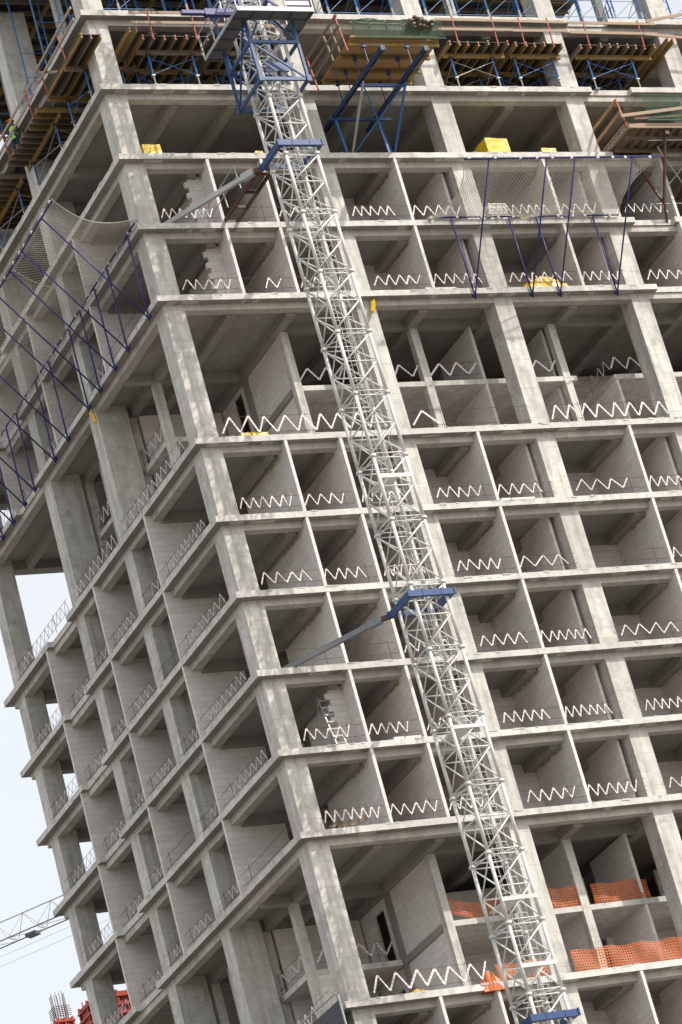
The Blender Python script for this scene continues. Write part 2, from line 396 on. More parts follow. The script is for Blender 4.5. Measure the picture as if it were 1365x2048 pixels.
# concrete residue: chipped, cut rebar hooks along the fifth slab rim
rb = MB()
for k in range(26):
    x = .4 + k * .42 + U(-.1, .1)
    rb.tube([(x, .08, LV['L5']), (x, .02, LV['L5'] + .12), (x + .07, 0, LV['L5'] + .16), (x + .12, .04, LV['L5'] + .06)], .007, 4)
rb.build('rebar_hooks', 'rebar', B)

# ------------------------------------------------------------------ edge barriers: rebar rails with zigzag warning tape
fl = {'L2': 'first', 'L3': 'second', 'L4': 'third', 'L5': 'fourth', 'L6': 'fifth', 'L7': 'sixth', 'L8': 'seventh', 'L9': 'eighth', 'L10': 'ninth', 'L11': 'tenth'}
def tape(mb, P, Q, zlo, zhi, n, jit=.04, w=.08):
    """zigzag band hung between two rails, P and Q are (x, y)"""
    P = Vector((P[0], P[1], 0)); Q = Vector((Q[0], Q[1], 0)); d = (Q - P); L = d.length; d.normalize(); nrm = Vector((d.y, -d.x, 0))
    pts = []
    for k in range(n + 1):
        t = (k + (U(-.22, .22) if 0 < k < n else 0)) / n
        pts.append(P + d * (L * t) + Vector((0, 0, (zhi if k % 2 else zlo) + U(-jit, jit) * .6)) + nrm * U(-.01, .01))
    for a, b_ in zip(pts[:-1], pts[1:]):
        seg = b_ - a; sl = seg.length; sd = seg.normalized(); side = sd.cross(nrm).normalized(); ns = max(3, int(sl / .13)); tw = U(.65, 1.0)
        for q in range(ns):
            p0 = a + sd * (sl * q / ns); p1 = a + sd * (sl * (q + 1) / ns)
            e = nrm * .004
            mid = p0 + (p1 - p0) * .84
            for s0, s1, mi in ((p0, mid, 0), (mid, p1, 1)):
                h = side * (w / 2 * tw)
                mb.quad(s0 - h + e, s1 - h + e, s1 + h + e, s0 + h + e, mi=mi)
                mb.quad(s0 + h - e, s1 + h - e, s1 - h - e, s0 - h - e, mi=mi)
def barrier(P, Q, z, label, dens=.30, frac=(0, 1), lo=.27, hi=.78, posts=True, notape=False, w=.08):
    P = Vector(P); Q = Vector(Q); pts3 = [(P.x, P.y, z), (Q.x, Q.y, z), (P.x, P.y, z + 1), (Q.x, Q.y, z + 1)]
    if not inframe(pts3, -6): return
    o = thing('edge_barrier', ((P.x + Q.x) / 2, (P.y + Q.y) / 2, z), label, 'barrier', 'taped safety rails along the open floor edges')
    rl = MB(); L = (Q - P).length
    for zz in (lo, hi):
        a = P; b_ = Q
        rl.tube([(a.x, a.y, z + zz + U(-.02, .02)), ((a.x + b_.x) / 2, (a.y + b_.y) / 2, z + zz - .015), (b_.x, b_.y, z + zz + U(-.02, .02))], .0085, 5)
    rl.build('rail', 'rebar', o)
    n = max(1, int(L / 2.2)) if posts else 0
    for k in range(n):
        t = (k + .5) / n if n > 1 else U(.7, .88)
        p = P + (Q - P) * t
        MB().tube([(p.x, p.y, z), (p.x + U(-.03, .03), p.y, z + hi + .1)], .010, 5).build('post', 'rebar', o)
    if not notape:
        a = P + (Q - P) * frac[0]; b_ = P + (Q - P) * frac[1]
        mb = MB(); tape(mb, a, b_, z + lo, z + hi, max(2, int((b_ - a).length / dens)), w=w); mb.build('warning_tape', ['white', 'tred'], o)
    return o
yb = .14
rb_ = [('right of the corner column', 1.1, 3.44, (0, .93)), ('between first two corner block walls', 3.56, 5.64, (0, .95)), ('behind mast, left of the column', 5.76, 8.0, (.05, .95)),
       ('right of the column behind mast', 8.86, 11.26, (0, .9)), ('left of second column from mast', 11.4, 13.86, (0, .93)), ('right of second column from mast', 14.7, 17.74, (0, .93)),
       ('left of third column from mast', 17.9, 19.9, (0, .93)), ('right margin, past third', 20.75, 23.05, (0, .9))]
for lv in ('L3', 'L4', 'L6', 'L7', 'L8', 'L9', 'L10'):
    for i, (ph, a, b_, fr) in enumerate(rb_):
        nt_ = False; den = U(.155, .235); fr = (fr[0] + U(0, .04), fr[1] - U(0, .14))
        if (lv, i) in (('L8', 0), ('L8', 1), ('L7', 5), ('L3', 1)): nt_ = True
        if lv == 'L4' and i == 1: fr = (.45, .8)
        if (lv, i) in (('L6', 5), ('L8', 5), ('L7', 4)): den = .3
        barrier((a, yb), (b_, yb), LV[lv], ('bare rebar rail' if nt_ else 'zigzag tape rail') + ' on %s floor below the formwork, %s' % (fl[lv], ph), den, fr, .29, .72, notape=nt_, w=.052)
barrier((1.2, yb), (8.0, yb), LV['L5'], 'long zigzag tape rail across upper double height bay, right of corner column', .36, (0, .97), .2, .85)
barrier((8.86, yb), (13.86, yb), LV['L5'], 'rail with short torn tape in upper double height bay right of mast', .4, (0, .22), .2, .8)
barrier((14.7, yb), (19.9, yb), LV['L5'], 'thick zigzag tape rail at foot of upper double height bay far right', .3, (0, .98), .2, .8)
barrier((5.85, 1.95), (8.2, 1.95), LV['L5'] + 2.94, 'tape rail on the upper gallery partly behind the crane mast', .36)
barrier((8.9, 1.95), (10.9, 1.95), LV['L5'] + 2.94, 'tape rail on the upper gallery left of the slender column', .36)
barrier((11.3, 1.95), (13.4, 1.95), LV['L5'] + 2.94, 'tape rail on the upper gallery right of the slender column', .36)
barrier((14.7, 1.95), (16.85, 1.95), LV['L5'] + 2.94, 'tape rail on the short gallery between the big columns at the right', .36)
barrier((19.12, 1.95), (19.12, 4.2), LV['L5'] + 2.94, 'tape rail running inwards beside the gap in the upper gallery', .26)
barrier((19.15, 1.9), (21.2, 1.9), LV['L5'] + 2.94, 'tape rail on the gallery corner left of the rightmost big column', .3)
barrier((1.2, yb), (5.6, yb), LV['L11'], 'zigzag tape rail across the lower double height bay, right of the corner column', .33, (0, 1), .2, .8)
barrier((2.2, 5.5), (5.3, 5.5), LV['L11'] + 2.94, 'dim tape rail on the gallery deep inside the lower double height bay', .34)
barrier((1.85, 5.6), (1.85, 9.0), LV['L5'] + 2.94, 'tape rail on the upper gallery seen through the left front', .3)
barrier((1.85, 11.1), (1.85, 13.5), LV['L5'] + 2.94, 'reddish tape rail on the far upper gallery of the left front', .25)
barrier((1.85, 5.6), (1.85, 9.0), LV['L11'] + 2.94, 'tape rail on the lower gallery seen through the left front', .4)
lb_ = [('left front beside corner column', 1.2, 5.4, (0, .85)), ('left front right of first column', 5.6, 7.7, (0, .5)),
       ('left front left of first column', 8.55, 11.1, (0, .7)), ('left front right of second column', 11.3, 13.15, (0, .6)),
       ('left front left of second column', 14.05, 16.7, (.1, .7)), ('left front at far end', 16.9, 20.45, (.1, .8))]
for lv in ('L4', 'L6', 'L7', 'L8', 'L9', 'L10'):
    for i, (ph, a, b_, fr) in enumerate(lb_):
        if lv == 'L4' and i in (0, 2): nt_ = True
        else: nt_ = (lv, i) in (('L10', 0), ('L9', 2), ('L7', 1))
        barrier((yb + (.24 if i == 4 else 0), a), (yb + (.24 if i == 4 else 0), b_), LV[lv], ('bare rebar rail' if nt_ else 'zigzag tape rail') + ' on %s floor below the formwork, %s' % (fl[lv], ph), U(.17, .27), fr, .2, .62, notape=nt_, w=.036)
for a, b_, ph in ((1.2, 7.7, 'nearest the corner column'), (8.55, 13.1, 'between its big columns'), (14.05, 20.4, 'at the open far end')):
    barrier((yb, a), (yb, b_), LV['L5'], 'long tape rail of upper double height floor, left front, ' + ph, .24, (0, 1), .2, .68, w=.048)
barrier((yb, 1.2), (yb, 7.7), LV['L11'], 'zigzag tape rail of lower double height floor, left front, beside black sheet', .3, (0, 1), .2, .8)

# ------------------------------------------------------------------ tower crane mast
lx0, lx1, ly0, ly1 = 3.93, 5.17, -4.86, -3.62
CR = thing('tower_crane', ((lx0 + lx1) / 2, (ly0 + ly1) / 2, GROUND), 'white lattice tower crane mast rising in front of the building with blue collars', 'crane')
SH = 2.444; z0 = 23.745
def mast_section(zb):
    zt = zb + SH; zm = zb + SH / 2
    legs = [(lx0, ly0), (lx1, ly0), (lx1, ly1), (lx0, ly1)]
    s = MB()
    for x, y in legs:
        s.tube([(x, y, zb), (x, y, zt)], .064, 8)
        s.box(x - .085, y - .085, zb - .11, x + .085, y + .085, zb - .01)
        s.box(x - .08, y - .08, zt - .12, x + .08, y + .08, zt - .02)
    w = .024
    for zz in (zb + .05, zt - .13, zm):
        for i in range(4):
            a = legs[i]; b_ = legs[(i + 1) % 4]; s.tube([(a[0], a[1], zz), (b_[0], b_[1], zz)], w if zz != zm else .028, 6)
    s.tube([(lx0, ly1, zb + .06), (lx1, ly0, zb + .06)], w, 6)
    for (za, zc) in ((zb + .07, zm), (zm, zt - .14)):
        s.tube([(lx0, ly0, za), (lx1, ly0, zc)], .030, 6)      # front
        s.tube([(lx0, ly1, zc), (lx1, ly1, za)], .027, 6)      # back
        s.tube([(lx1, ly1, zc), (lx1, ly0, za)], .034, 6)      # right
        s.tube([(lx0, ly0, za), (lx0, ly1, zc)], .027, 6)      # left
        s.tube([(lx0, ly1, za), (lx0, ly0, zc)], .022, 6)
    o = s.build('mast_section', 'mast', CR, True)
    return o
k = -6; secs = []
z = z0 + 6 * SH
while z > GROUND:
    zz = z - SH
    if secs and not inframe([(4, -4, zz), (5, -4, z)], 60) and z < 0: break
    mast_section(zz); secs.append(zz); z = zz
low = MB()
for x, y in ((lx0, ly0), (lx1, ly0), (lx1, ly1), (lx0, ly1)): low.tube([(x, y, GROUND), (x, y, z)], .07, 8)
while z > GROUND + .5:
    low.tube([(lx0, ly0, z - SH / 2), (lx1, ly0, z)], .034, 6); low.tube([(lx1, ly0, z - SH), (lx0, ly0, z - SH / 2)], .034, 6)
    low.tube([(lx0, ly1, z - SH / 2), (lx0, ly0, z)], .034, 6); low.tube([(lx1, ly1, z - SH / 2), (lx1, ly0, z)], .034, 6)
    z -= SH
low.build('lower_mast', 'mast', CR, True)
# ladder with hoops
ld = MB(); hx, hy = 4.55, -4.18
ztop, zbot = 36.0, -14.0
for s_ in (-.17, .17): ld.tube([(hx + s_, hy, zbot), (hx + s_, hy, ztop)], .014, 5)
z = zbot
while z < ztop:
    ld.tube([(hx - .17, hy, z), (hx + .17, hy, z)], .009, 4); z += .30
ld.build('ladder', 'mast', CR)
hp = MB(); z = zbot
while z < ztop:
    hp.tube([(hx + .34 * math.cos(a), hy - .30 + .34 * math.sin(a), z) for a in [math.radians(q) for q in range(-240, 61, 30)]], .011, 4); z += .62
for a in (-90, -150, -30): hp.tube([(hx + .34 * math.cos(math.radians(a)), hy - .3 + .34 * math.sin(math.radians(a)), zbot), (hx + .34 * math.cos(math.radians(a)), hy - .3 + .34 * math.sin(math.radians(a)), ztop)], .008, 4)
hp.build('safety_hoops', 'mast', CR)
for z in (10.6, -4.9, 1.2, -7.2):
    rp = MB(); rp.box(lx0 - .02, ly0 - .06, z, lx1 + .05, ly0 - .02, z + .14) if z != 1.2 else rp.box(lx0, ly0 - .07, z, lx1, ly0 - .03, z + .12)
    rp.box(lx0 + .08, ly0 - .025, z + .02, lx0 + .75, ly1 - .1, z + .05)
    rp.build('rest_platform', 'mast', CR)
bm = MB()
bm.tube([(5.42, -3.9, -14), (5.42, -3.9, 30)], .012, 5); bm.tube([(5.36, -3.86, -14), (5.36, -3.86, 30)], .010, 5)
bm.build('power_cable', 'grey', CR)
# collars and struts
for zc, strut in ((24.05, True), (6.15, True), (-8.92, False)):
    c = MB(); x0, x1, y0, y1 = 3.66, 5.42, -5.05, -3.35; t = .15; h = .22
    c.box(x0, y0, zc - h / 2, x1, y0 + t, zc + h / 2); c.box(x0, y1 - t, zc - h / 2, x1, y1, zc + h / 2)
    c.box(x0, y0 + t, zc - h / 2 + .002, x0 + t, y1 - t, zc + h / 2 - .002); c.box(x1 - t, y0 + t, zc - h / 2 + .002, x1, y1 - t, zc + h / 2 - .002)
    for x, y in ((x0, y0), (x1, y0), (x0, y1), (x1, y1)): c.box(x - .03, y - .03, zc - h / 2 - .012, x + .03, y + .03, zc + h / 2 + .02)
    for xx in (4.2, 4.9): c.box(xx, y0 - .015, zc - .13, xx + .03, y0, zc + .13)
    c.build('collar', 'blue', CR)
    if strut:
        s = MB(); s.bar((x0 + .12, y1 - .02, zc - .02), (x0 - .28, y1 + .28, zc - .02), .13, .16, 1)
        tx, ty = 1.15, .55
        s.bar((x0 - .2, y1 + .18, zc - .03), (tx, ty, zc - .06), .14, .18, 0)
        s.bar((x0 - .22, y1 + .2, zc - .03), (x0 - .5, y1 + .62, zc - .04), .21, .26, 0)
        s.build('strut', ['galv' if zc > 20 else 'grey', 'brown'], CR)
        s2 = MB(); s2.bar((x1 - .1, y1 + .02, zc - .02), (6.9, .6, zc - .06), .14, .17); s2.build('strut', 'grey', CR)
# gangway from the mast to the second floor
G = MB(); zc = 23.95
for x in (3.55, 4.08): G.bar((x, -3.2, zc), (x, 1.6, zc), .07, .14)
for y in (-3.1, -1.9, -.9, .1, 1.1): G.bar((3.55, y, zc), (4.08, y, zc), .07, .1)
G.bar((3.25, -2.2, zc + .9), (3.25, .4, zc + .9), .035, .035, 1); G.bar((3.25, -2.2, zc + .45), (3.25, .4, zc + .45), .03, .03, 1)
for y in (-2.2, -.9, .4): G.bar((3.3, y, zc - .02), (3.25, y, zc + .95), .035, .035, 1)
G.box(3.6, -3.1, zc + .075, 4.03, -1.95, zc + .09, 2)
go = single(G, 'gangway', ['brown', 'galv', 'grate'], 'rusty brown steel gangway with handrail between the crane mast and the second floor', 'gangway')
# climbing cage
cg = MB(); x0, x1, y0, y1 = 3.60, 5.50, -5.22, -3.16
t = .085
for zz, hh in ((26.62, .13), (28.2, .12), (30.9, .14)):
    cg.bar((x0, y0, zz), (x1, y0, zz), t, hh); cg.bar((x0, y1, zz), (x1, y1, zz), t, hh)
    cg.bar((x0, y0, zz), (x0, y1, zz), t, hh); cg.bar((x1, y0, zz), (x1, y1, zz), t, hh)
for x, y in ((x0, y0), (x1, y0), (x0, y1), (x1, y1)):
    cg.bar((x, y, 26.55), (x, y, 31.6), .10, .10); cg.box(x - .09, y - .09, 26.5, x + .09, y + .09, 26.75)
for a, b_ in (((x0, y0, 28.2), (x1, y0, 26.62)), ((x0, y1, 26.62), (x0, y0, 29.3)), ((x1, y0, 26.62), (x1, y1, 28.2)), ((x1, y1, 26.62), (x0, y1, 28.2)),
              ((x0, y0, 28.2), (4.3, y0, 29.4)), ((x1, y0, 28.2), (4.6, y0, 29.4)), ((x0, y1, 28.2), (x1, y1, 30.9)), ((x0, y0, 30.9), (x1, y0, 29.5)), ((x1, y0, 28.3), (x1, y1, 30.9))):
    cg.bar(a, b_, .06, .06)
cg.build('climbing_frame', 'blue', CR)
tp = MB(); tp.prism([(0, 0), (1, 0)], 0, 1) if False else None
pl = [(3.98, 27.42), (5.22, 27.42), (4.92, 27.06), (4.38, 27.06)]
tp = MB(); ya, yb2 = -5.08, -5.02
i = 0; tp.v = [(x, ya, z) for x, z in pl] + [(x, yb2, z) for x, z in pl]
tp.f = [(0, 1, 2, 3)[::-1], (4, 5, 6, 7)] + [(k, (k + 1) % 4, 4 + (k + 1) % 4, 4 + k) for k in range(4)]; tp.m = [0] * 6
tp.build('lifting_yoke', 'blue', CR)
cyl = MB(); cyl.tube([(4.55, -3.3, 27.0), (4.55, -3.3, 30.6)], .10, 10); cyl.tube([(4.55, -3.3, 26.2), (4.55, -3.3, 27.0)], .05, 8); cyl.build('hydraulic_ram', 'blue', CR, True)
# working platform round the cage
pf = MB(); px0, px1, py0, py1 = 3.02, 6.08, -5.95, -2.75; zp = 29.12
def deckstrip(xa, ya, xb, yb_):
    pf.box(xa, ya, zp - .012, xb, yb_, zp + .012, 0)
    n = int(max(xb - xa, yb_ - ya) / .62)
    for kk in range(n + 1):
        if xb - xa > yb_ - ya: x = xa + (xb - xa) * kk / n; pf.box(x - .02, ya, zp - .07, x + .02, yb_, zp - .014, 0)
        else: y = ya + (yb_ - ya) * kk / n; pf.box(xa, y - .02, zp - .07, xb, y + .02, zp - .014, 0)
deckstrip(px0, py0, px1, -5.35); deckstrip(px0, -5.34, 3.70, py1); deckstrip(5.42, -5.34, px1, -3.9)
pf.box(px0, py0 - .03, zp - .08, px1, py0 - .001, zp + .10, 1); pf.box(px0 - .03, py0, zp - .08, px0 - .001, py1, zp + .06, 1); pf.box(px0, py1 + .001, zp - .06, 3.7, py1 + .03, zp + .05, 1); pf.box(px1 + .001, py0, zp - .08, px1 + .03, -3.9, zp + .08, 1)
pf.box(px0, -5.349, zp - .06, px1, -5.341, zp + .03, 1)
pf.build('work_platform', ['grate', 'galv'], CR)
pr_ = MB()
for x, y in ((px0, py0), (4.0, py0), (5.0, py0), (px1, py0), (px0, -4.9), (px0, -3.8), (px0, py1), (px1, -3.9), (3.0, py1)):
    pr_.bar((x, y, zp), (x, y, zp + 1.1), .035)
for zz in (.55, 1.1):
    pr_.bar((px0, py0, zp + zz), (px1, py0, zp + zz), .035); pr_.bar((px0, py0, zp + zz), (px0, py1, zp + zz), .035); pr_.bar((px1, py0, zp + zz), (px1, -3.9, zp + zz), .035)
pr_.build('platform_rail', 'galv', CR)
wb = MB(); wb.box(5.0, py0 + .03, zp + .18, 6.0, py0 + .08, zp + 1.0, 0)
for q in range(4): wb.box(5.0, py0 + .005, zp + .2 + q * .22, 6.0, py0 + .03, zp + .215 + q * .22, 1)
wb.build('platform_board', ['white', 'grey'], CR)
ar = MB(); ar.box(1.2, -5.3, 29.36, 3.6, -5.12, 29.50); ar.box(2.1, -5.32, 29.31, 3.7, -5.10, 29.56); ar.build('mounting_arm', 'navy', CR)

# ------------------------------------------------------------------ formwork tables
def ibeam(mb, a, b_, mi=0, h=.2, w=.08):
    a = Vector(a); b_ = Vector(b_); d = (b_ - a).normalized(); up = Vector((0, 0, 1)); s = d.cross(up)
    mb.bar(a + up * (h / 2 - .02), b_ + up * (h / 2 - .02), w, .04, mi); mb.bar(a - up * (h / 2 - .02), b_ - up * (h / 2 - .02), w, .04, mi); mb.bar(a, b_, .03, h - .08, mi)
    for e0, e1 in ((a - d * .012, a), (b_, b_ + d * .012)):
        mb.bar(e0 + up * (h / 2 - .02), e1 + up * (h / 2 - .02), w + .004, .044, 1); mb.bar(e0 - up * (h / 2 - .02), e1 - up * (h / 2 - .02), w + .004, .044, 1); mb.bar(e0, e1, .034, h - .08, 1)
def table(x0, x1, ylo, yhi, z, label, swap=False, pitch=.43, brow=(.18, 1.42), pr=None, guard=True, floor=29.9, grp='formwork tables with blue props', jx=None):
    """joists run inwards (y) unless swap; x0..x1 is the extent along the front"""
    tr = (lambda a, b_, c: (b_, a, c)) if swap else (lambda a, b_, c: (a, b_, c))
    o = thing('formwork_table', tr((x0 + x1) / 2, (ylo + yhi) / 2, floor), label, 'formwork', grp)
    n = max(2, int(round((x1 - x0) / pitch)))
    jl = jx or [(x0 + (x1 - x0) * k / n + U(-.04, .04), ylo) for k in range(n + 1)]
    for x, yj in jl:
        mb = MB(); ibeam(mb, tr(x, yj + U(-.03, .08), z), tr(x, yhi, z)); mb.build('joist', ['ybeam' if rnd() < .45 else 'wbeam', 'redend'], o)
    d = MB(); p = tr(x0 - .05, ylo + .12, z + .1); q = tr(x1 + .05, yhi, z + .125); d.box(min(p[0], q[0]), min(p[1], q[1]), p[2], max(p[0], q[0]), max(p[1], q[1]), q[2])
    if jx: d = MB(); d.box(-.58, -.5, z + .1, .29, 3.5, z + .125); d.box(.292, 1.2, z + .1, 2.35, 3.5, z + .125)
    d.build('deck_board', 'film', o)
    for y in brow:
        mb = MB(); ibeam(mb, tr(x0 - .05, y, z - .2), tr(x1 + .05, y, z - .2)); mb.build('bearer', ['ybeam' if rnd() < .6 else 'wbeam', 'redend'], o)
    pr = pr or (x0 + .38, x1 - .42)
    for x in pr:
        for y in brow:
            mb = MB(); zt = z - .3
            mb.tube([tr(x, y, floor), tr(x, y, floor + .55)], .028, 6, 1); mb.tube([tr(x, y, floor + .5), tr(x, y, zt)], .037, 6, 0)
            a = tr(x, y, 0); mb.box(a[0] - .1, a[1] - .1, floor, a[0] + .1, a[1] + .1, floor + .015, 1); mb.box(a[0] - .1, a[1] - .07, zt - .01, a[0] + .1, a[1] + .07, zt + .05, 2)
            mb.box(a[0] - .07, a[1] - .05, floor + .48, a[0] + .07, a[1] + .05, floor + .52, 1)
            mb.build('prop', ['propblue', 'galv', 'brown'], o)
    br = MB()
    for y in brow:
        br.tube([tr(pr[0], y, floor + .55), tr(pr[1], y, z - .45)], .014, 5); br.tube([tr(pr[1], y, floor + .55), tr(pr[0], y, z - .45)], .014, 5)
    for x in pr:
        br.tube([tr(x, brow[0], floor + .6), tr(x, brow[1], z - .5)], .014, 5); br.tube([tr(x, brow[1], floor + .6), tr(x, brow[0], z - .5)], .014, 5)
    br.build('cross_brace', 'propblue' if rnd() < .6 else 'galv', o)
    if guard:
        gp = (x0 + .35, x1 - .5)
        for x in gp:
            mb = MB(); mb.bar(tr(x, ylo - .03, z - .1), tr(x, ylo - .13, z + 1.15), .045, .045); mb.build('guard_post', 'red', o)
        for zz in (.55, 1.0):
            mb = MB(); mb.bar(tr(x0 - .4, ylo - .1 - zz * .02, z + zz), tr(x1 + .3, ylo - .1 - zz * .02, z + zz + U(-.04, .04)), .03, .12); mb.build('guard_rail', 'plank', o)
    return o
ZT = 31.62
table(1.98, 4.62, -.58, 2.6, ZT, 'formwork table of timber joists and blue props just right of the corner column', pr=(2.36, 4.16))
table(5.25, 7.6, -.5, 2.4, ZT, 'formwork table of timber joists behind the top of the crane mast', guard=True)
table(15.0, 17.62, -.45, 2.6, ZT, 'formwork table of timber joists just right of the green netted platform', pr=(15.25, 17.1))
table(18.0, 20.15, -.42, 2.6, ZT, 'formwork table left of the column at upper right, blue props crossed below', pr=(18.1, 19.85))
table(21.0, 24.4, -.36, 2.6, ZT, 'wide formwork table over the stepped slab at upper right', pr=(21.45, 23.5))
lj = MB(); ibeam(lj, (24.85, -.75, ZT + .05), (24.85, 4, ZT + .05)); ibeam(lj, (25.12, -.7, ZT + .05), (25.12, 4, ZT + .05))
single(lj, 'timber_beam', ['ybeam', 'redend'], 'pair of long yellow timber beams left of the rightmost top column', 'beam')
lj = MB(); ibeam(lj, (1.35, -.85, ZT + .1), (1.35, 3, ZT + .1)); ibeam(lj, (1.62, -.85, ZT + .12), (1.62, 3, ZT + .12))
single(lj, 'timber_beam', ['ybeam', 'redend'], 'pair of yellow timber beams sticking out right of the top corner column', 'beam')
# left-hand front: corner table with beams along the front, then wide tables
o = table(-.52, 2.3, -.6, 3.5, ZT, 'yellow beam formwork table wrapped round the top corner column', pitch=.42, brow=(1.3, 3.3), pr=(.22, 1.7), guard=False, jx=[(-.52, -.6), (-.12, -.6), (.25, -.62), (.7, 1.15), (1.1, 1.2), (1.5, 1.15), (1.9, 1.2), (2.25, 1.15)])
for x0_, y0_, y1_, d in ((-.62, -.75, 3.4, 0),):
    for zz in (.62, 1.12):
        mb = MB(); mb.bar((x0_ - .12, y0_, ZT + zz), (x0_ - .12, y1_, ZT + zz - .02), .05, .12); mb.build('guard_rail', 'plank', o)
    for y in (.95, 3.1): MB().bar((x0_, y, ZT - .1), (x0_ - .13, y - .05, ZT + 1.2), .045).build('guard_post', 'red', o)
    MB().bar((x0_ - .12, 3.1, ZT + .85), (x0_ + .1, 1.9, ZT + .1), .05, .1).build('guard_rail', 'plank', o)
table(4.38, 8.1, -.62, 3.0, ZT, 'wide formwork table on the left front with a worker standing on it', True, .41, (.26, 2.2), (4.9, 7.6))
table(9.0, 12.7, -.62, 3.0, ZT, 'formwork table at the left margin beside the second left column', True, .41, (.26, 2.2), (9.5, 12.2))
table(13.9, 17.6, -.62, 3.0, ZT, 'farthest formwork table at the left margin', True, .41, (.26, 2.2), (14.4, 17.1))
# top floor: falsework under the next deck
zt = 38.6
tf = thing('falsework', (9, 6, LV['L0']), 'blue propped falsework and timber deck over the topmost floor', 'formwork')
d = MB(); d.box(-.6, -.6, zt + .2, 26.6, 17, zt + .24); d.build('deck_board', 'film', tf)
for k in range(22):
    mb = MB(); y = -.5 + k * .78; ibeam(mb, (-.6, y, zt + .1), (26.5, y, zt + .1)); mb.build('joist', ['wbeam' if k % 3 else 'ybeam', 'redend'], tf)
for k in range(12):
    mb = MB(); x = .2 + k * 2.2; ibeam(mb, (x, -.6, zt - .1), (x, 16.9, zt - .1)); mb.build('bearer', ['ybeam', 'redend'], tf)
fb = MB()
for i in range(19):
    x = .35 + i * 1.45
    for j in range(7):
        y = .4 + j * 2.1
        if j > 4 and i > 14: continue
        if rnd() < .04: continue
        dx = U(-.15, .15)
        mb = MB(); top = zt - .2 if x < 26 else LV['L0'] + U(3.2, 5.1)
        pts = [(x + dx, y, LV['L0']), (x + dx, y, top)]
        if not inframe(pts, 15): continue
        mb.tube(pts, .036, 6, 0); mb.tube([(x + dx, y, LV['L0']), (x + dx, y, LV['L0'] + .6)], .044, 6, 1)
        mb.build('prop', ['propblue', 'galv'], tf)
        for zz in (.35, 1.5, 2.65):
            fb.tube([(x + dx, y, LV['L0'] + zz), (x + 1.45, y, LV['L0'] + zz)], .014, 5)
            if zz < 1 and rnd() < .8: fb.tube([(x + dx, y, LV['L0'] + zz), (x + 1.45, y, LV['L0'] + zz + 1.1)], .014, 5); fb.tube([(x + dx, y, LV['L0'] + zz + 1.1), (x + dx, y + 2.1, LV['L0'] + zz)], .014, 5)
        if j < 4: fb.tube([(x + dx, y, LV['L0'] + .9), (x + dx, y + 2.1, LV['L0'] + .9)], .014, 5)
fb.build('cross_brace', 'propblue', tf)['kind'] = 'stuff'
# loose timber guard rails on the top slab
for x0_, x1_, zz, ph in ((1.7, 4.9, .9, 'above the first formwork table'),):
    pass
# extra beam/rail line on the far right top
gr = MB()
for a, b_ in (((24.3, -.5, ZT + 1.12), (27.5, -.5, ZT + 1.75)), ((24.0, -.5, ZT + .5), (27.5, -.5, ZT + .2))): gr.bar(a, b_, .04, .12)
single(gr, 'loose_plank', 'plank', 'two slanting pink-brown planks at the top right corner', 'plank')

# ------------------------------------------------------------------ loading platform left (yellow ply, blue steel)
o = thing('loading_platform', (10.5, 0, LV['L2']), 'yellow plywood loading platform on blue steel legs jutting out right of the mast', 'platform')
zs = 28.72
for x in (9.55, 11.38):
    mb = MB(); mb.bar((x - .06, -4.25, zs), (x - .06, 1.4, zs), .04, .16); mb.bar((x + .06, -4.25, zs), (x + .06, 1.4, zs), .04, .16)
    for y in (-4.2, -3, -1.8, -.6, .6): mb.box(x - .1, y - .04, zs - .11, x + .1, y + .04, zs + .11)
    mb.build('steel_beam', 'dkblue', o)
mb = MB(); mb.bar((9.55, -1.95, zs - .14), (11.38, -1.95, zs - .14), .1, .12); mb.bar((9.3, .35, zs - .14), (11.9, .35, zs - .14), .1, .12); mb.build('cross_beam', 'blue', o)
zl = LV['L2']
for x in (9.7, 11.5):
    mb = MB(); mb.bar((x - .1, .35, zl), (x - .2, .35, zs - .1), .085, .085); mb.build('leg', 'propblue', o)
    mb = MB(); mb.bar((x + .02, .3, zl), (x - .1, -2.2, zs - .12), .075, .075); mb.build('leg', 'propblue' if x > 10 else 'galv', o)
mb = MB(); mb.tube([(9.78, .3, zl + .05), (11.35, -2.1, zs - .15)], .03, 6); mb.tube([(11.5, .3, zl + .05), (9.6, -2.1, zs - .15)], .03, 6); mb.build('cross_brace', 'propblue', o)
zd = 29.62; dx0, dx1, dy0, dy1 = 8.98, 12.75, -3.1, -.35
mb = MB(); mb.box(dx0, dy0, zd + .2, dx1, dy1, zd + .24); mb.build('deck_board', 'ply', o)
for y in (dy0 + .1, dy0 + .95, dy0 + 1.85, dy1 - .12):
    mb = MB(); ibeam(mb, (dx0 - .02, y, zd + .1), (dx1 + .02, y, zd + .1)); mb.build('joist', ['ybeam', 'ybeam'], o)
for x in (9.55, 11.38):
    for y in (dy0 + .1, dy0 + .95, dy0 + 1.85, dy1 - .12):
        mb = MB(); mb.bar((x, y, zs + .05), (x, y, zd + .02), .03); mb.box(x - .07, y - .06, zd - .06, x + .07, y + .06, zd + .12); mb.build('bracket', 'blue', o)
for y in (dy0 - .02, dy1):
    mb = MB(); mb.bar((8.75, y, zd - .3), (8.62, y, zd + 1.3), .05); mb.build('guard_post', 'red', o)
for zz in (.35, .85, 1.3):
    mb = MB(); mb.bar((8.66, dy0 - .1, zd + zz - .05), (8.66, dy1 + .1, zd + zz - .05), .05, .1); mb.build('guard_rail', 'wbeam', o)
for y in (-2.0, -2.6): MB().bar((8.72, y, zd), (8.66, y + .1, zd + 1.2), .04, .1).build('guard_rail', 'plank', o)
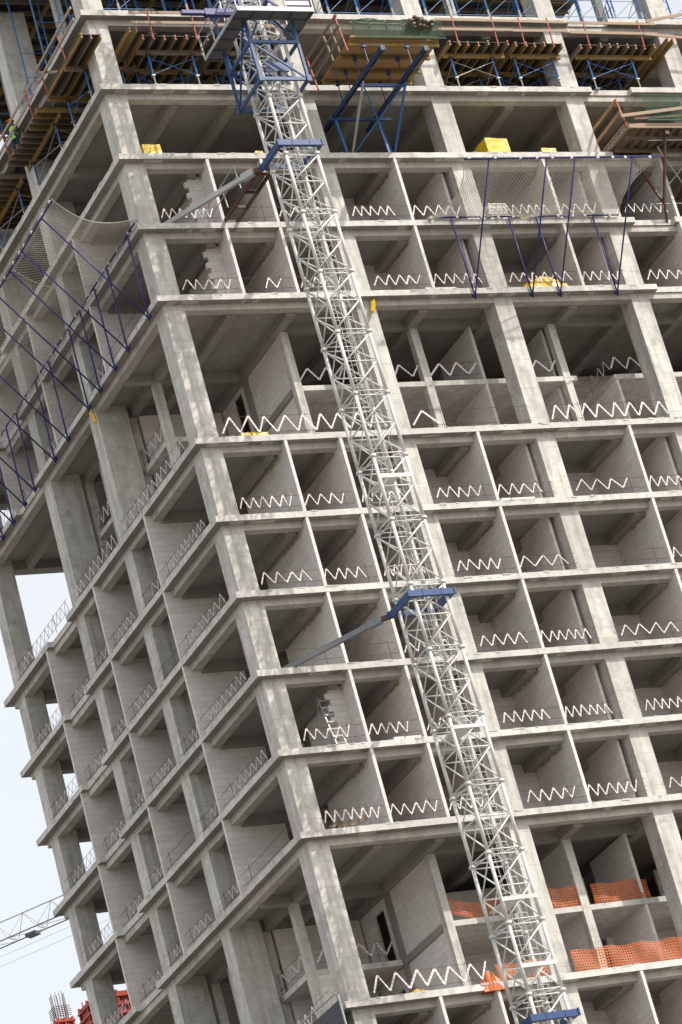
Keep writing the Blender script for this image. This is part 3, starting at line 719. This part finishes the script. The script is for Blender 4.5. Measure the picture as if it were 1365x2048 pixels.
def netmesh(mb, f, L, W, cell, r, nseg=14):
    n = int((L + W) / cell)
    for sgn in (1, -1):
        for k in range(n + 1):
            c = -W + k * cell if sgn > 0 else k * cell
            pts = []
            for q in range(nseg + 1):
                v = W * q / nseg; u = c + sgn * v
                if 0 <= u <= L: pts.append(f(u / L, v / W))
            if len(pts) > 1: mb.tube(pts, r, 3, 0, False)
mb = MB()
def gf(u, v): return (9.15 + 3.9 * u, dy0 - .12 + .06 * math.sin(u * 19) * v, zd + .25 + v * (.78 + .06 * math.sin(u * 11)))
netmesh(mb, gf, 3.9, .95, .10, .0075, 8)
mb.tube([gf(u / 12, 1) for u in range(13)], .02, 5); mb.tube([gf(u / 12, 0) for u in range(13)], .02, 5)
mb.build('green_netting', 'green', o)
mb = MB()
for k in range(5): mb.bar((9.3 + k * .7, dy0 + .02, zd + .25), (9.3 + k * .7 + U(-.1, .1), dy0 + .02, zd + 1.15), .05, .05)
mb.bar((9.2, dy0 + .02, zd + 1.0), (12.6, dy0 + .02, zd + .95), .05, .08); mb.bar((9.2, dy0 + .02, zd + .4), (12.6, dy0 + .02, zd + .42), .05, .08)
mb.bar((dx0, dy0 - .05, zd + .3), (dx1, dy0 - .05, zd + .3), .1, .1, 1)
mb.build('front_frame', ['wbeam', 'ybeam'], o)
tb = MB()
for k in range(16):
    x = 11.7 + (k % 6) * .17 + U(-.03, .03); zz = zd + .32 + (k // 6) * .16
    tb.bar((x, dy0 - .25 + U(-.25, .2), zz + .45), (x + U(-.05, .05), dy0 + 2.6, zz), .12, .07)
single(tb, 'timber_stack', 'wbeam', 'stack of weathered timber beams lying on the green netted platform', 'timber')

# ------------------------------------------------------------------ right-hand platform (timber, red posts)
o = thing('loading_platform', (23.5, 0, LV['L2']), 'weathered timber platform with red posts and dark rusty struts at the right margin', 'platform')
zp2 = 27.02; ax0, ax1, ay0, ay1 = 21.05, 28.0, -1.55, .9
mb = MB(); mb.box(ax0 + .1, ay0 + .05, zp2 + .1, ax1, ay1, zp2 + .14); mb.build('deck_board', 'plank', o)
for k in range(16):
    mb = MB(); x = ax0 + .35 + k * .43; mb.bar((x, ay0 + .1, zp2), (x, ay1, zp2), .07, .16); mb.build('joist', 'wbeam', o)
for y in (-1.0, -.1, .6): MB().bar((ax0 + .1, y, zp2 - .17), (ax1, y, zp2 - .17), .1, .14).build('bearer', 'wbeam', o)
MB().bar((ax0, ay0, zp2 + .03), (ax1, ay0, zp2 + .03), .06, .2).build('front_beam', 'plank', o)
mb = MB(); mb.bar((ax0 - .02, ay0, zp2 + .2), (ax0 - .02, ay1, zp2 + .2), .08, .06); mb.bar((ax0 - .02, ay0, zp2 - .02), (ax0 - .02, ay1, zp2 - .02), .08, .05)
for k in range(11):
    y = ay0 + .1 + k * .22; mb.bar((ax0 - .02, y, zp2), (ax0 - .02, y + .11, zp2 + .2), .04, .04); mb.bar((ax0 - .02, y + .11, zp2 + .2), (ax0 - .02, y + .22, zp2), .04, .04)
mb.build('side_truss', 'plank', o)
for y in (ay0 - .02, ay1 - .3): MB().bar((ax0 - .1, y, zp2), (ax0 - .22, y, zp2 + 1.25), .06).build('guard_post', 'red', o)
for zz in (.65, 1.2): MB().bar((ax0 - .2, ay0 - .05, zp2 + zz), (ax0 - .2, ay1 - .2, zp2 + zz - .05), .05, .13).build('guard_rail', 'ply', o)
MB().bar((ax0 - .35, ay0 - .2, zp2 + .35), (25.4, ay0 - .2, zp2 + .95), .06, .14).build('loose_plank', 'plank', o)
MB().bar((ax0 + .3, ay0 - .1, zp2 + .3), (25.4, ay0 - .1, zp2 + .55), .06, .1).build('loose_plank', 'plank', o)
mb = MB()
def g2(u, v): return (21.9 + 4.5 * u, ay0 - .15, zp2 + .2 + v * (1.15 + .03 * math.sin(u * 14)))
netmesh(mb, g2, 4.5, 1.15, .10, .008, 8); mb.tube([g2(u / 10, 1) for u in range(11)], .015, 5); mb.tube([g2(u / 10, .0) for u in range(11)], .03, 5); mb.build('green_netting', 'green', o)
mb = MB(); mb.bar((22.75, -1.4, zp2 - .1), (22.5, -.2, 24.35), .09); mb.bar((22.0, .2, zp2 - .2), (22.5, -.2, 24.3), .09); mb.bar((22.5, -.2, 24.35), (22.75, .5, 23.4), .07)
mb.bar((24.7, -1.4, zp2 - .2), (23.4, .4, 24.9), .12); mb.bar((23.4, .4, 24.9), (23.1, .6, 25.6), .12); mb.box(22.68, -1.5, zp2 - .3, 22.86, -1.3, zp2 + .1)
mb.build('strut', 'brown', o)
mb = MB(); mb.tube([(22.3, -1.2, 25.7 + .6), (24.2, .1, 24.5)], .02, 5); mb.tube([(24.6, -1.2, 26.6), (22.3, .1, 24.6)], .02, 5); mb.tube([(22.2, .1, 24.5), (25.2, .1, 24.55)], .02, 5); mb.tube([(22.0, -1.2, 26.6), (25.2, -1.2, 26.65)], .02, 5)
mb.build('cross_brace', 'galv', o)

# ------------------------------------------------------------------ safety net canopies
def canopy(label, feet, u0, u1, axis, D, z_in, z_out, zfoot, sag, ties):
    P = (lambda u, d, z: (u, -d, z)) if axis == 'x' else (lambda u, d, z: (-d, u, z))
    c = P((u0 + u1) / 2, 0, zfoot)
    o = thing('safety_net', c, label, 'safety net', 'catch net canopies on navy poles')
    for u in feet:
        mb = MB(); mb.tube([P(u, .06, zfoot - .22), P(u + .02, D, z_out)], .031, 8); mb.build('outer_pole', 'navy', o, True)
        mb = MB(); mb.tube([P(u + .01, .07, zfoot - .3), P(u + .02, .07, z_in)], .033, 8)
        a = P(u, .05, zfoot - .1); mb.box(a[0] - .07, a[1] - .07, a[2] - .1, a[0] + .07, a[1] + .07, a[2] + .02); mb.build('inner_pole', 'navy', o, True)
    mb = MB(); mb.tube([P(u0 + .4, .07, z_in + .05), P(u1, .07, z_in + .06)], .035, 8); mb.build('inner_rail', 'navy', o, True)
    mb = MB(); mb.tube([P(u0, D, z_out - .05), P((u0 + u1) / 2, D, z_out + .02), P(u1, D, z_out + .04)], .038, 8); mb.build('outer_rail', 'navy', o, True)
    L = u1 - u0
    def f(s, t):
        u = u0 + L * s
        tie = min([abs(u - q) for q in ties] + [2.0]) / 2.0
        z = z_in + .04 + (z_out - z_in) * t - sag * math.sin(math.pi * t) * (.3 + .7 * (1 - tie) ** .7 if axis == 'x' else .45 + .4 * (1 - tie)) + .05 * math.sin(u * 3 + t * 5)
        e = .55 * math.sin(math.pi * t)                           # end edges pull in
        u += e * (1 - min(1, s * L / 1.2)) - e * (1 - min(1, (1 - s) * L / 1.2))
        return P(u, .07 + (D - .07) * t, z)
    mb = MB(); netmesh(mb, f, L, D, .15, .0092, 22); mb.build('net', 'net', o)
    for s in [0, 1] + [(q - u0) / L for q in ties]: MB().tube([f(s, w / 14) for w in range(15)], .015, 5).build('rope', 'net', o)
    mb = MB()
    k = u0 + .2
    while k < u1:                                                # lashings on the rails
        for dd, zz in ((D, z_out), (.07, z_in + .04)): a = P(k, dd, zz); mb.box(a[0] - .05, a[1] - .05, a[2] - .05, a[0] + .05, a[1] + .05, a[2] + .05)
        k += U(.5, 1.2)
    mb.build('lashing', 'net', o)['kind'] = 'stuff'
canopy('net canopy on navy poles at the right front, three floors under the formwork', (12.9, 15.38, 16.6, 19.12), 11.85, 20.3, 'x', 3.72, 23.86, 24.2, 20.62, .6, (15.9,))
canopy('long net canopy on navy poles along the left front', (.86, 3.14, 4.55, 6.2, 7.52, 9.94, 11.55, 14.0, 15.25, 16.75, 18.1), -.35, 22.0, 'y', 3.25, 23.86, 24.7, 20.6, .6, (4.4, 9.3, 14.6, 19.2))

# ------------------------------------------------------------------ wrapped pallets, heaps, rags, mesh
def wrapped(x, y, z, w, d, h, label, taper=.06, mat='yellow', rot=0):
    mb = MB(); n = 5; c, s = math.cos(rot), math.sin(rot)
    rings = []
    for k in range(n + 1):
        t = k / n; e = 1 - taper * t; ring = []
        for (sx, sy) in ((-1, -1), (-.33, -1.02), (.33, -.98), (1, -1), (1.02, -.3), (.98, .3), (1, 1), (.3, 1.02), (-.3, .98), (-1, 1), (-1.02, .3), (-.98, -.3)):
            j = .009
            px_ = sx * w / 2 * e + U(-j, j); py_ = sy * d / 2 * e + U(-j, j)
            ring.append((x + px_ * c - py_ * s, y + px_ * s + py_ * c, z + h * t + (U(-.02, .02) if 0 < k < n else 0)))
        rings.append(ring)
    for r in rings: mb.v += r
    m = 12
    for k in range(n):
        for q in range(m): mb.f.append((k * m + q, k * m + (q + 1) % m, (k + 1) * m + (q + 1) % m, (k + 1) * m + q)); mb.m.append(0)
    mb.f.append(tuple(range(n * m, n * m + m))); mb.m.append(0); mb.f.append(tuple(range(m))[::-1]); mb.m.append(0)
    o = single(mb, 'wrapped_pallet', mat, label, 'pallet', 'pallets wrapped in yellow film')
    return o
L2z = LV['L2']
wrapped(1.62, .75, L2z, .76, .7, .66, 'yellow film wrapped pallet right of the corner column, leftmost of its floor')
wrapped(6.0, .7, L2z, .34, .4, .42, 'yellow film wrapped pallet half hidden behind the crane mast')
wrapped(16.2, .75, L2z, 1.05, .85, .86, 'largest yellow wrapped pallet, left of the upper right column', .03, rot=.05)
wrapped(18.55, .75, L2z, .72, .6, .5, 'small yellow wrapped pallet beside the largest one', .12)
wrapped(2.55, .55, LV['L5'], 1.15, .5, .3, 'low flat yellow wrapped bundle at the foot of the upper double height bay', .08)
def heap(x, y, z, L, D_, H, mat, name, label, cat, n=26):
    mb = MB()
    nx, ny = 12, 6; base = len(mb.v)
    for i in range(nx + 1):
        for j in range(ny + 1):
            u, v = i / nx, j / ny
            hh = H * (math.sin(math.pi * v) ** .6) * (math.sin(math.pi * u) ** .5) * U(.45, 1.1)
            mb.v.append((x + (u - .5) * L + U(-.03, .03), y + (v - .5) * D_ + U(-.02, .02), z + hh + .004))
    for i in range(nx):
        for j in range(ny):
            a = i * (ny + 1) + j; mb.f.append((a, a + ny + 1, a + ny + 2, a + 1)); mb.m.append(0 if rnd() < .7 else 1)
    return single(mb, name, mat, label, cat)
heap(16.3, .35, LV['L4'], 2.1, .5, .62, ['yellow', 'yellow2'], 'crumpled_film', 'crumpled yellow film heap behind the tape under the right net canopy', 'plastic film')
heap(16.5, .6, LV['L3'], 1.6, .5, .42, ['yellow2', 'yellow'], 'crumpled_film', 'dull yellow film heap behind the net, next floor above the other heap', 'plastic film')
heap(2.9, .3, LV['L11'], .9, .3, .18, ['yellow2', 'ply'], 'crumpled_film', 'small brownish yellow film lying on the rim of the lower double height floor', 'plastic film')
def rag(pts, w, mat, label, name='film_rag'):
    mb = MB(); k = len(pts)
    for i, p in enumerate(pts):
        ww = w * (.35 + .65 * math.sin(math.pi * (i + .4) / k)); mb.v += [(p[0] - ww / 2, p[1] + U(-.05, .05), p[2]), (p[0], p[1] - .10 + U(-.04, .04), p[2] + U(-.03, .03)), (p[0] + ww / 2, p[1] + U(-.05, .05), p[2]), (p[0], p[1] + .05, p[2])]
    for i in range(k - 1):
        for j in range(4): a = i * 4 + j; b2 = i * 4 + (j + 1) % 4; mb.f.append((a, b2, b2 + 4, a + 4)); mb.m.append(0)
    mb.f += [(0, 1, 2, 3), tuple(range(4 * k - 4, 4 * k))[::-1]]; mb.m += [0, 0]
    return single(mb, name, mat, label, 'plastic film')
rag([(8.75, .18, 20.58), (8.68, .1, 20.4), (8.62, .12, 20.2), (8.55, .1, 20.02), (8.5, .12, 19.93)], .2, 'yellow', 'yellow film rag hanging beside the mast under the third floor rim')
mbp = [(.12, 7.75, 20.5), (.06, 7.7, 20.3), (.1, 7.68, 20.1), (.08, 7.62, 19.9), (.1, 7.6, 19.85)]
rag(mbp, .18, 'yellow', 'yellow film rag hanging from the rim of the left front above a big column')
# pallet of bricks behind the net
mb = MB()
for r in range(6):
    for c in range(4): mb.box(14.86 + c * .21 + U(-.01, .01) + (.05 if r % 2 else 0), .25, LV['L3'] + .1 + r * .13, 15.04 + c * .21 + (.05 if r % 2 else 0), .6, LV['L3'] + .1 + r * .13 + .10)
for r in range(6):
    mb.box(14.9, .62, LV['L3'] + .1 + r * .13, 15.7, .9, LV['L3'] + .21 + r * .13)
mb.box(14.8, .2, LV['L3'], 15.8, 1.0, LV['L3'] + .09, 1)
single(mb, 'brick_stack', ['block', 'wbeam'], 'stack of pale bricks behind the net canopy left side', 'bricks')
# ladder
mb = MB()
for s_ in (0, .38): mb.bar((2.55 + s_, .5, LV['L9']), (2.62 + s_ * .8, 1.2, LV['L9'] + 2.3), .035, .05)
for k in range(7): mb.bar((2.56 + k * .01, .5 + k * .1, LV['L9'] + .25 + k * .31), (2.9 - k * .005, .5 + k * .1, LV['L9'] + .25 + k * .31), .04, .06)
for s_ in (0, .42): mb.bar((2.55 + s_, 1.8, LV['L9']), (2.62 + s_ * .8, 1.2, LV['L9'] + 2.3), .03, .03)
single(mb, 'step_ladder', 'galv', 'light metal stepladder behind the tape left of the toothed wall', 'ladder')
# building boards and rubble
mb = MB(); mb.bar((1.75, .2, .05), (2.75, .3, .38), .12, .16); mb.bar((1.35, .25, .1), (1.8, .3, .5), .2, .1)
for k in range(9): mb.box(1.3 + k * .12, .2, 0, 1.42 + k * .12, .4, U(.05, .3))
single(mb, 'rubble_pile', 'wbeam', 'brown scrap timber pile beside the corner column on the ninth floor down', 'rubble')
for x0_, x1_, lv, ph in ((5.0, 5.55, 'L9', 'left of second wall under lower strut'), (12.0, 12.9, 'L6', 'right of third block wall, fifth floor'), (11.5, 12.3, 'L4', 'under left part of right net canopy')):
    mb = MB(); mb.box(x0_ - .5, .06, LV[lv], x0_ - .1, .25, LV[lv] + .11); mb.box(x0_ - .05, .06, LV[lv], x1_, .25, LV[lv] + .1)
    single(mb, 'block_row', 'block', 'white loose blocks on slab rim ' + ph, 'blocks')
# orange perforated mesh
def orange(P, Q, z, h, label, droop=0):
    P = Vector(P); Q = Vector(Q); L = (Q - P).length; nu = int(L / .1); nv = max(4, int(h / .09)); mb = MB()
    def g(i, j):
        s = i / nu; t = j / nv; p = P + (Q - P) * s
        b_ = .03 * math.sin(s * L * 4 + t * 3) + .015 * math.sin(s * L * 11 + 2)
        zz = z + h * t * (1 - droop * math.sin(math.pi * s) * .5) - droop * math.sin(math.pi * s) * .3 * (1 - t) + .03 * math.sin(s * L * 5) * t
        d = (Q - P).normalized(); return Vector((p.x + d.y * b_, p.y - d.x * b_ * 1, zz))
    for i in range(nu):
        for j in range(nv):
            c = [g(i, j), g(i + 1, j), g(i + 1, j + 1), g(i, j + 1)]; m = (c[0] + c[1] + c[2] + c[3]) / 4
            q = 0.60; inn = [m + (p - m) * q for p in c]; k = len(mb.v); mb.v += [tuple(p) for p in c] + [tuple(p) for p in inn]
            for e in range(4): mb.f.append((k + e, k + (e + 1) % 4, k + 4 + (e + 1) % 4, k + 4 + e)); mb.m.append(0)
    return single(mb, 'barrier_mesh', 'orange', label, 'mesh fence', 'orange perforated safety mesh')
zg = LV['L11'] + 2.94
orange((5.85, 1.9), (8.0, 1.9), zg + .25, .55, 'sagging orange mesh on the lower gallery behind the crane mast', .8)
orange((9.4, 1.9), (12.7 - 1.6, 1.9), zg + .03, .72, 'orange mesh on the lower gallery just right of the big column')
orange((11.5, 1.9), (13.8, 1.9), zg + .03, .72, 'orange mesh on the lower gallery left of the rightmost column')
orange((8.86, .12), (13.8, .12), LV['L11'] + .02, .78, 'long orange mesh along the lower double height floor rim at the right margin')
orange((5.9, .15), (7.9, .15), LV['L11'] + .05, .6, 'orange mesh at the floor rim directly behind the crane mast')
heap(5.55, .1, LV['L11'] - .3, .8, .3, .75, ['orange', 'orange'], 'crumpled_mesh', 'crumpled orange mesh hanging over the rim left of the mast', 'mesh fence')

# black sheet and pole at the lower left rim
mb = MB(); mb.box(-.34, -.35, -9.5, -.31, 7.5, -6.02); single(mb, 'sheet_panel', 'black', 'dark grey sheet hanging outside the left front at the bottom edge', 'sheet')
mb = MB(); mb.tube([(-.37, -.38, -9.5), (-.37, -.38, -5.9)], .035, 8); mb.tube([(-.5, 5.6, -5.75), (-.1, .3, -5.62)], .03, 8); single(mb, 'scaffold_tube', 'galv', 'pale scaffold tubes at the edge of the dark sheet', 'tube')

# ------------------------------------------------------------------ worker on the left table
def person(loc, rz):
    me = bpy.data.meshes.new('person')
    J = [(0, 0, .95), (0, 0, 1.15), (0, 0, 1.38), (0, .01, 1.50), (0, .02, 1.60), (0, .03, 1.72),
         (.19, 0, 1.42), (.27, .05, 1.15), (.25, .28, 1.02), (-.19, 0, 1.42), (-.27, .05, 1.15), (-.22, .28, 1.05),
         (.10, 0, .90), (.12, .02, .50), (.12, -.02, .08), (.12, .14, .04), (-.10, 0, .90), (-.13, .06, .50), (-.13, .02, .08), (-.13, .17, .04)]
    E_ = [(0, 1), (1, 2), (2, 3), (3, 4), (4, 5), (2, 6), (6, 7), (7, 8), (2, 9), (9, 10), (10, 11), (0, 12), (12, 13), (13, 14), (14, 15), (0, 16), (16, 17), (17, 18), (18, 19)]
    rad = [.15, .14, .16, .06, .085, .08, .075, .05, .035, .075, .05, .035, .095, .065, .045, .04, .095, .065, .045, .04]
    me.from_pydata(J, E_, []); o = bpy.data.objects.new('person', me); COL.objects.link(o); o.location = loc; o.rotation_euler = (0, 0, rz)
    sk = o.modifiers.new('skin', 'SKIN'); o.modifiers.new('sub', 'SUBSURF').levels = 1; o.modifiers['sub'].render_levels = 2
    for i, r in enumerate(rad): me.skin_vertices[0].data[i].radius = (r, r)
    me.skin_vertices[0].data[0].use_root = True; me.materials.append(M['trouser'])
    tag(o, 'worker in green hi-vis vest and orange helmet standing on the left formwork table', 'person')
    def child(mb, name, mat, sm=True):
        c = mb.build(name, mat, None, sm); c.parent = o; return c
    v = MB()                                                      # vest: ringed shell round the chest
    prof = [(.88, .17, .13), (1.05, .165, .125), (1.2, .185, .14), (1.36, .20, .14), (1.46, .13, .10)]
    for k, (zz, a, b_) in enumerate(prof): v.v += [(a * math.cos(q * math.pi / 6), b_ * math.sin(q * math.pi / 6), zz) for q in range(12)]
    for k in range(4):
        for q in range(12): v.f.append((k * 12 + q, k * 12 + (q + 1) % 12, (k + 1) * 12 + (q + 1) % 12, (k + 1) * 12 + q)); v.m.append(1 if k == 1 else 0)
    child(v, 'vest', ['vest', 'galv'])
    h = MB()
    for k in range(5):
        a = k / 4 * math.pi / 2; h.v += [(.125 * math.cos(a) * math.cos(q * math.pi / 6), .03 + .145 * math.cos(a) * math.sin(q * math.pi / 6), 1.69 + .13 * math.sin(a)) for q in range(12)]
    for k in range(4):
        for q in range(12): h.f.append((k * 12 + q, k * 12 + (q + 1) % 12, (k + 1) * 12 + (q + 1) % 12, (k + 1) * 12 + q)); h.m.append(0)
    h.box(-.09, .12, 1.68, .09, .23, 1.695)
    child(h, 'helmet', ['helmet'])
    fc = MB(); fc.tube([(0, .075, 1.53), (0, .09, 1.60), (0, .085, 1.68)], .072, 10); fc.box(-.012, .155, 1.59, .012, .185, 1.625); fc.box(-.03, .155, 1.555, .03, .168, 1.565)
    for s_ in (-1, 1): fc.box(s_ * .03 - .01, .152, 1.635, s_ * .03 + .01, .166, 1.645)
    child(fc, 'face', ['skin'])
    for s_, hx_, hz in ((1, .25, 1.02), (-1, -.22, 1.05)):
        hd = MB()
        hd.bar((hx_, .27, hz), (hx_, .36, hz - .02), .08, .03)
        for q in range(4): hd.tube([(hx_ - .03 + q * .02, .355, hz - .02), (hx_ - .03 + q * .02, .40 + .01 * (q in (1, 2)), hz - .03), (hx_ - .03 + q * .02, .42, hz - .06)], .009, 5)
        hd.tube([(hx_ - s_ * .035, .29, hz), (hx_ - s_ * .06, .33, hz - .02), (hx_ - s_ * .055, .36, hz - .035)], .010, 5)
        child(hd, 'hand', ['skin'])
    return o
person((-.08, 7.9, ZT + .127), 2.0)

# ------------------------------------------------------------------ far things: neighbouring block, its red formwork, second crane
NB = thing('neighbouring_block', (16, 62, GROUND), 'low unfinished neighbouring block below the red column formwork', 'building')
mb = MB()
for k in range(16): mb.box(4, 43, GROUND + k * 3 - .2, 30, 72, GROUND + k * 3)
for x in (5, 12, 20, 29):
    for y in (44, 53, 62, 71): mb.box(x, y, GROUND, x + .6, y + .6, GROUND + 45)
mb.build('frame', 'beam', NB)
ztopN = GROUND + 45
def redform(x, y, z0_, h, w, label, rebar=True, lean=0, deck=True):
    o = thing('column_formwork', (x, y, z0_), label, 'formwork', 'red column formwork on the neighbouring site')
    mb = MB(); mb.box(x - w / 2 + .05, y - w / 2 + .05, z0_, x + w / 2 - .05, y + w / 2 - .05, z0_ + h - .05)
    mb.build('panel', 'redform', o)
    mb = MB(); k = 0
    while k * .42 < h:
        zz = z0_ + k * .42; mb.box(x - w / 2 - .1, y - w / 2 - .1, zz, x + w / 2 + .1, y + w / 2 + .1, zz + .09); k += 1
    for sx in (-1, 0, 1):
        for sy in (-1, 0, 1):
            if sx or sy: mb.box(x + sx * w / 2 - .05, y + sy * w / 2 - .05, z0_, x + sx * w / 2 + .05, y + sy * w / 2 + .05, z0_ + h)
    mb.build('waling', 'redform', o)
    if rebar:
        mb = MB()
        for k in range(16):
            a = k / 16 * 2 * math.pi; xx = x + (w / 2 - .12) * max(-1, min(1, 1.3 * math.cos(a))); yy = y + (w / 2 - .12) * max(-1, min(1, 1.3 * math.sin(a)))
            mb.tube([(xx, yy, z0_ + h - .2), (xx + U(-.04, .04), yy, z0_ + h + 1.35 + U(-.12, .12))], .016, 4)
        for k in range(6): zz = z0_ + h + .1 + k * .1; mb.bar((x - w / 2, y - w / 2, zz), (x + w / 2, y - w / 2, zz), .03); mb.bar((x - w / 2, y - w / 2, zz), (x - w / 2, y + w / 2, zz), .03)
        mb.build('rebar_cage', 'rebar', o)
    if deck:
        mb = MB(); mb.box(x + w / 2, y - .6, z0_ + h - 1.0, x + w / 2 + 1.1, y + .6, z0_ + h - .9)
        mb.bar((x + w / 2 + .6, y - .6, z0_ + h - .9), (x + w / 2 + .6, y - .6, z0_ + h + .6), .05); mb.bar((x + w / 2 + 1.1, y - .6, z0_ + h - .9), (x + w / 2 + 1.1, y - .6, z0_ + h + .9), .05)
        mb.bar((x + w / 2 + 1.1, y, z0_ + h - .95), (x + w / 2, y, z0_ + h - 2), .06); mb.build('side_deck', 'redform', o)
redform(15.25, 60, ztopN, 7.4, .85, 'red column formwork with a grey rebar cage on top, at the lower left corner')
redform(11.9, 46, ztopN, 3.7, 2.2, 'wide red column formwork half hidden behind the lowest left columns', False, 0, False)
# second crane: mast hidden behind the block, jib reaching left
C2 = thing('tower_crane', (36, 60.5, GROUND), 'distant white crane jib crossing the sky at the lower left', 'crane')
d = Vector((2.73, -3.47, 0)).normalized(); n_ = Vector((-d.y, d.x, 0)); o0 = Vector((23.0, 77.1, 24.9))
mb = MB(); q = 24; st = 1.95; a0 = -22
def jp(k, s_, h): return tuple(o0 + d * k + n_ * s_ + Vector((0, 0, h)))
mb.bar(jp(a0, -.55, 0), jp(a0 + q * st, -.55, 0), .055, mi=1); mb.bar(jp(a0, .55, 0), jp(a0 + q * st, .55, 0), .055, mi=1); mb.bar(jp(a0, 0, 1.25), jp(a0 + q * st, 0, 1.25), .055)
for k in range(q):
    u = a0 + k * st
    for s_ in (-.55, .55): mb.bar(jp(u, s_, 0), jp(u + st / 2, 0, 1.25), .026); mb.bar(jp(u + st / 2, 0, 1.25), jp(u + st, s_, 0), .026)
    mb.bar(jp(u, -.55, 0), jp(u, .55, 0), .05); mb.bar(jp(u, -.55, 0), jp(u + st, .55, 0), .035)
mb.build('jib', ['galv', 'grate'], C2)
mb = MB(); mb.box(-.35, -.3, 0, .35, .3, .18); mb.v = [tuple(Vector(jp(-1.2, 0, -.28)) + d * v[0] + n_ * v[1] + Vector((0, 0, v[2]))) for v in mb.v]; mb.build('trolley', 'grate', C2)
for h0, h1 in ((-.8, -.5), (-1.3, -1.1)): MB().tube([jp(a0, 0, h0), jp(a0 + q * st, 0, h1)], .009, 4).build('rope', 'grey', C2)
mb = MB()
for sx in (-.8, .8):
    for sy in (-.8, .8): mb.bar((36 + sx, 60.5 + sy, GROUND), (36 + sx, 60.5 + sy, 26), .15)
z = GROUND
while z < 24:
    for sx in (-.8, .8): mb.bar((36 + sx, 59.7, z), (36 + sx, 61.3, z + 2.4), .07); mb.bar((35.2, 60.5 + sx, z + 2.4), (36.8, 60.5 + sx, z), .07)
    z += 2.4
mb.build('mast', 'mast', C2)

gm = MB(); gm.quad((-3000, -3000, GROUND - .3), (3000, -3000, GROUND - .3), (3000, 3000, GROUND - .3), (-3000, 3000, GROUND - .3))
m, nt, b = newmat('ground_gravel'); tc = N(nt, 'ShaderNodeTexCoord').outputs['Object']
nt.links.new(mix(nt, ramp(nt, noise(nt, tc, .05, 8, .7), .35, .65), (.12, .108, .093), (.18, .165, .145)), b.inputs['Base Color']); b.inputs['Roughness'].default_value = .95; M['ground'] = m
g = gm.build('ground', 'ground'); g['kind'] = 'structure'

# ------------------------------------------------------------------ light
EL, AZ = math.radians(46), math.atan2(-.76, .64)
w = bpy.data.worlds.new("World"); sc.world = w; w.use_nodes = True; nt = w.node_tree
bg = nt.nodes['Background']; out = nt.nodes['World Output']
sky = nt.nodes.new('ShaderNodeTexSky'); sky.sky_type = 'NISHITA'; sky.sun_disc = False
sky.sun_elevation = EL; sky.sun_rotation = math.pi / 2 - AZ; sky.air_density = 1.0; sky.dust_density = 4.0; sky.ozone_density = 1.0; sky.altitude = 100
nt.links.new(sky.outputs[0], bg.inputs[0]); bg.inputs[1].default_value = .10
b2 = nt.nodes.new('ShaderNodeBackground'); b2.inputs[0].default_value = (1.0, .975, .93, 1); b2.inputs[1].default_value = .64
tcw = nt.nodes.new('ShaderNodeTexCoord'); nz = noise(nt, tcw.outputs['Generated'], 2.2, 6, .6, (1, 1, 2.5))
nt.links.new(mix(nt, ramp(nt, nz, .35, .7), (.93, .90, .82), (1.08, 1.04, .94)), b2.inputs[0])
ad = nt.nodes.new('ShaderNodeAddShader'); nt.links.new(bg.outputs[0], ad.inputs[0]); nt.links.new(b2.outputs[0], ad.inputs[1]); nt.links.new(ad.outputs[0], out.inputs[0])
sd = bpy.data.lights.new('sun', 'SUN'); sd.energy = 3.5; sd.angle = math.radians(.7); sd.color = (1, .95, .87)
so = bpy.data.objects.new('sun', sd); COL.objects.link(so)
dirv = Vector((math.cos(EL) * math.cos(AZ), math.cos(EL) * math.sin(AZ), math.sin(EL)))
so.rotation_euler = dirv.to_track_quat('Z', 'Y').to_euler(); so.location = (20, -30, 60)
sc.view_settings.view_transform = 'Standard'; sc.view_settings.look = 'None'; sc.view_settings.exposure = .16; sc.view_settings.gamma = 1
sc.cycles.max_bounces = 6; sc.cycles.diffuse_bounces = 4
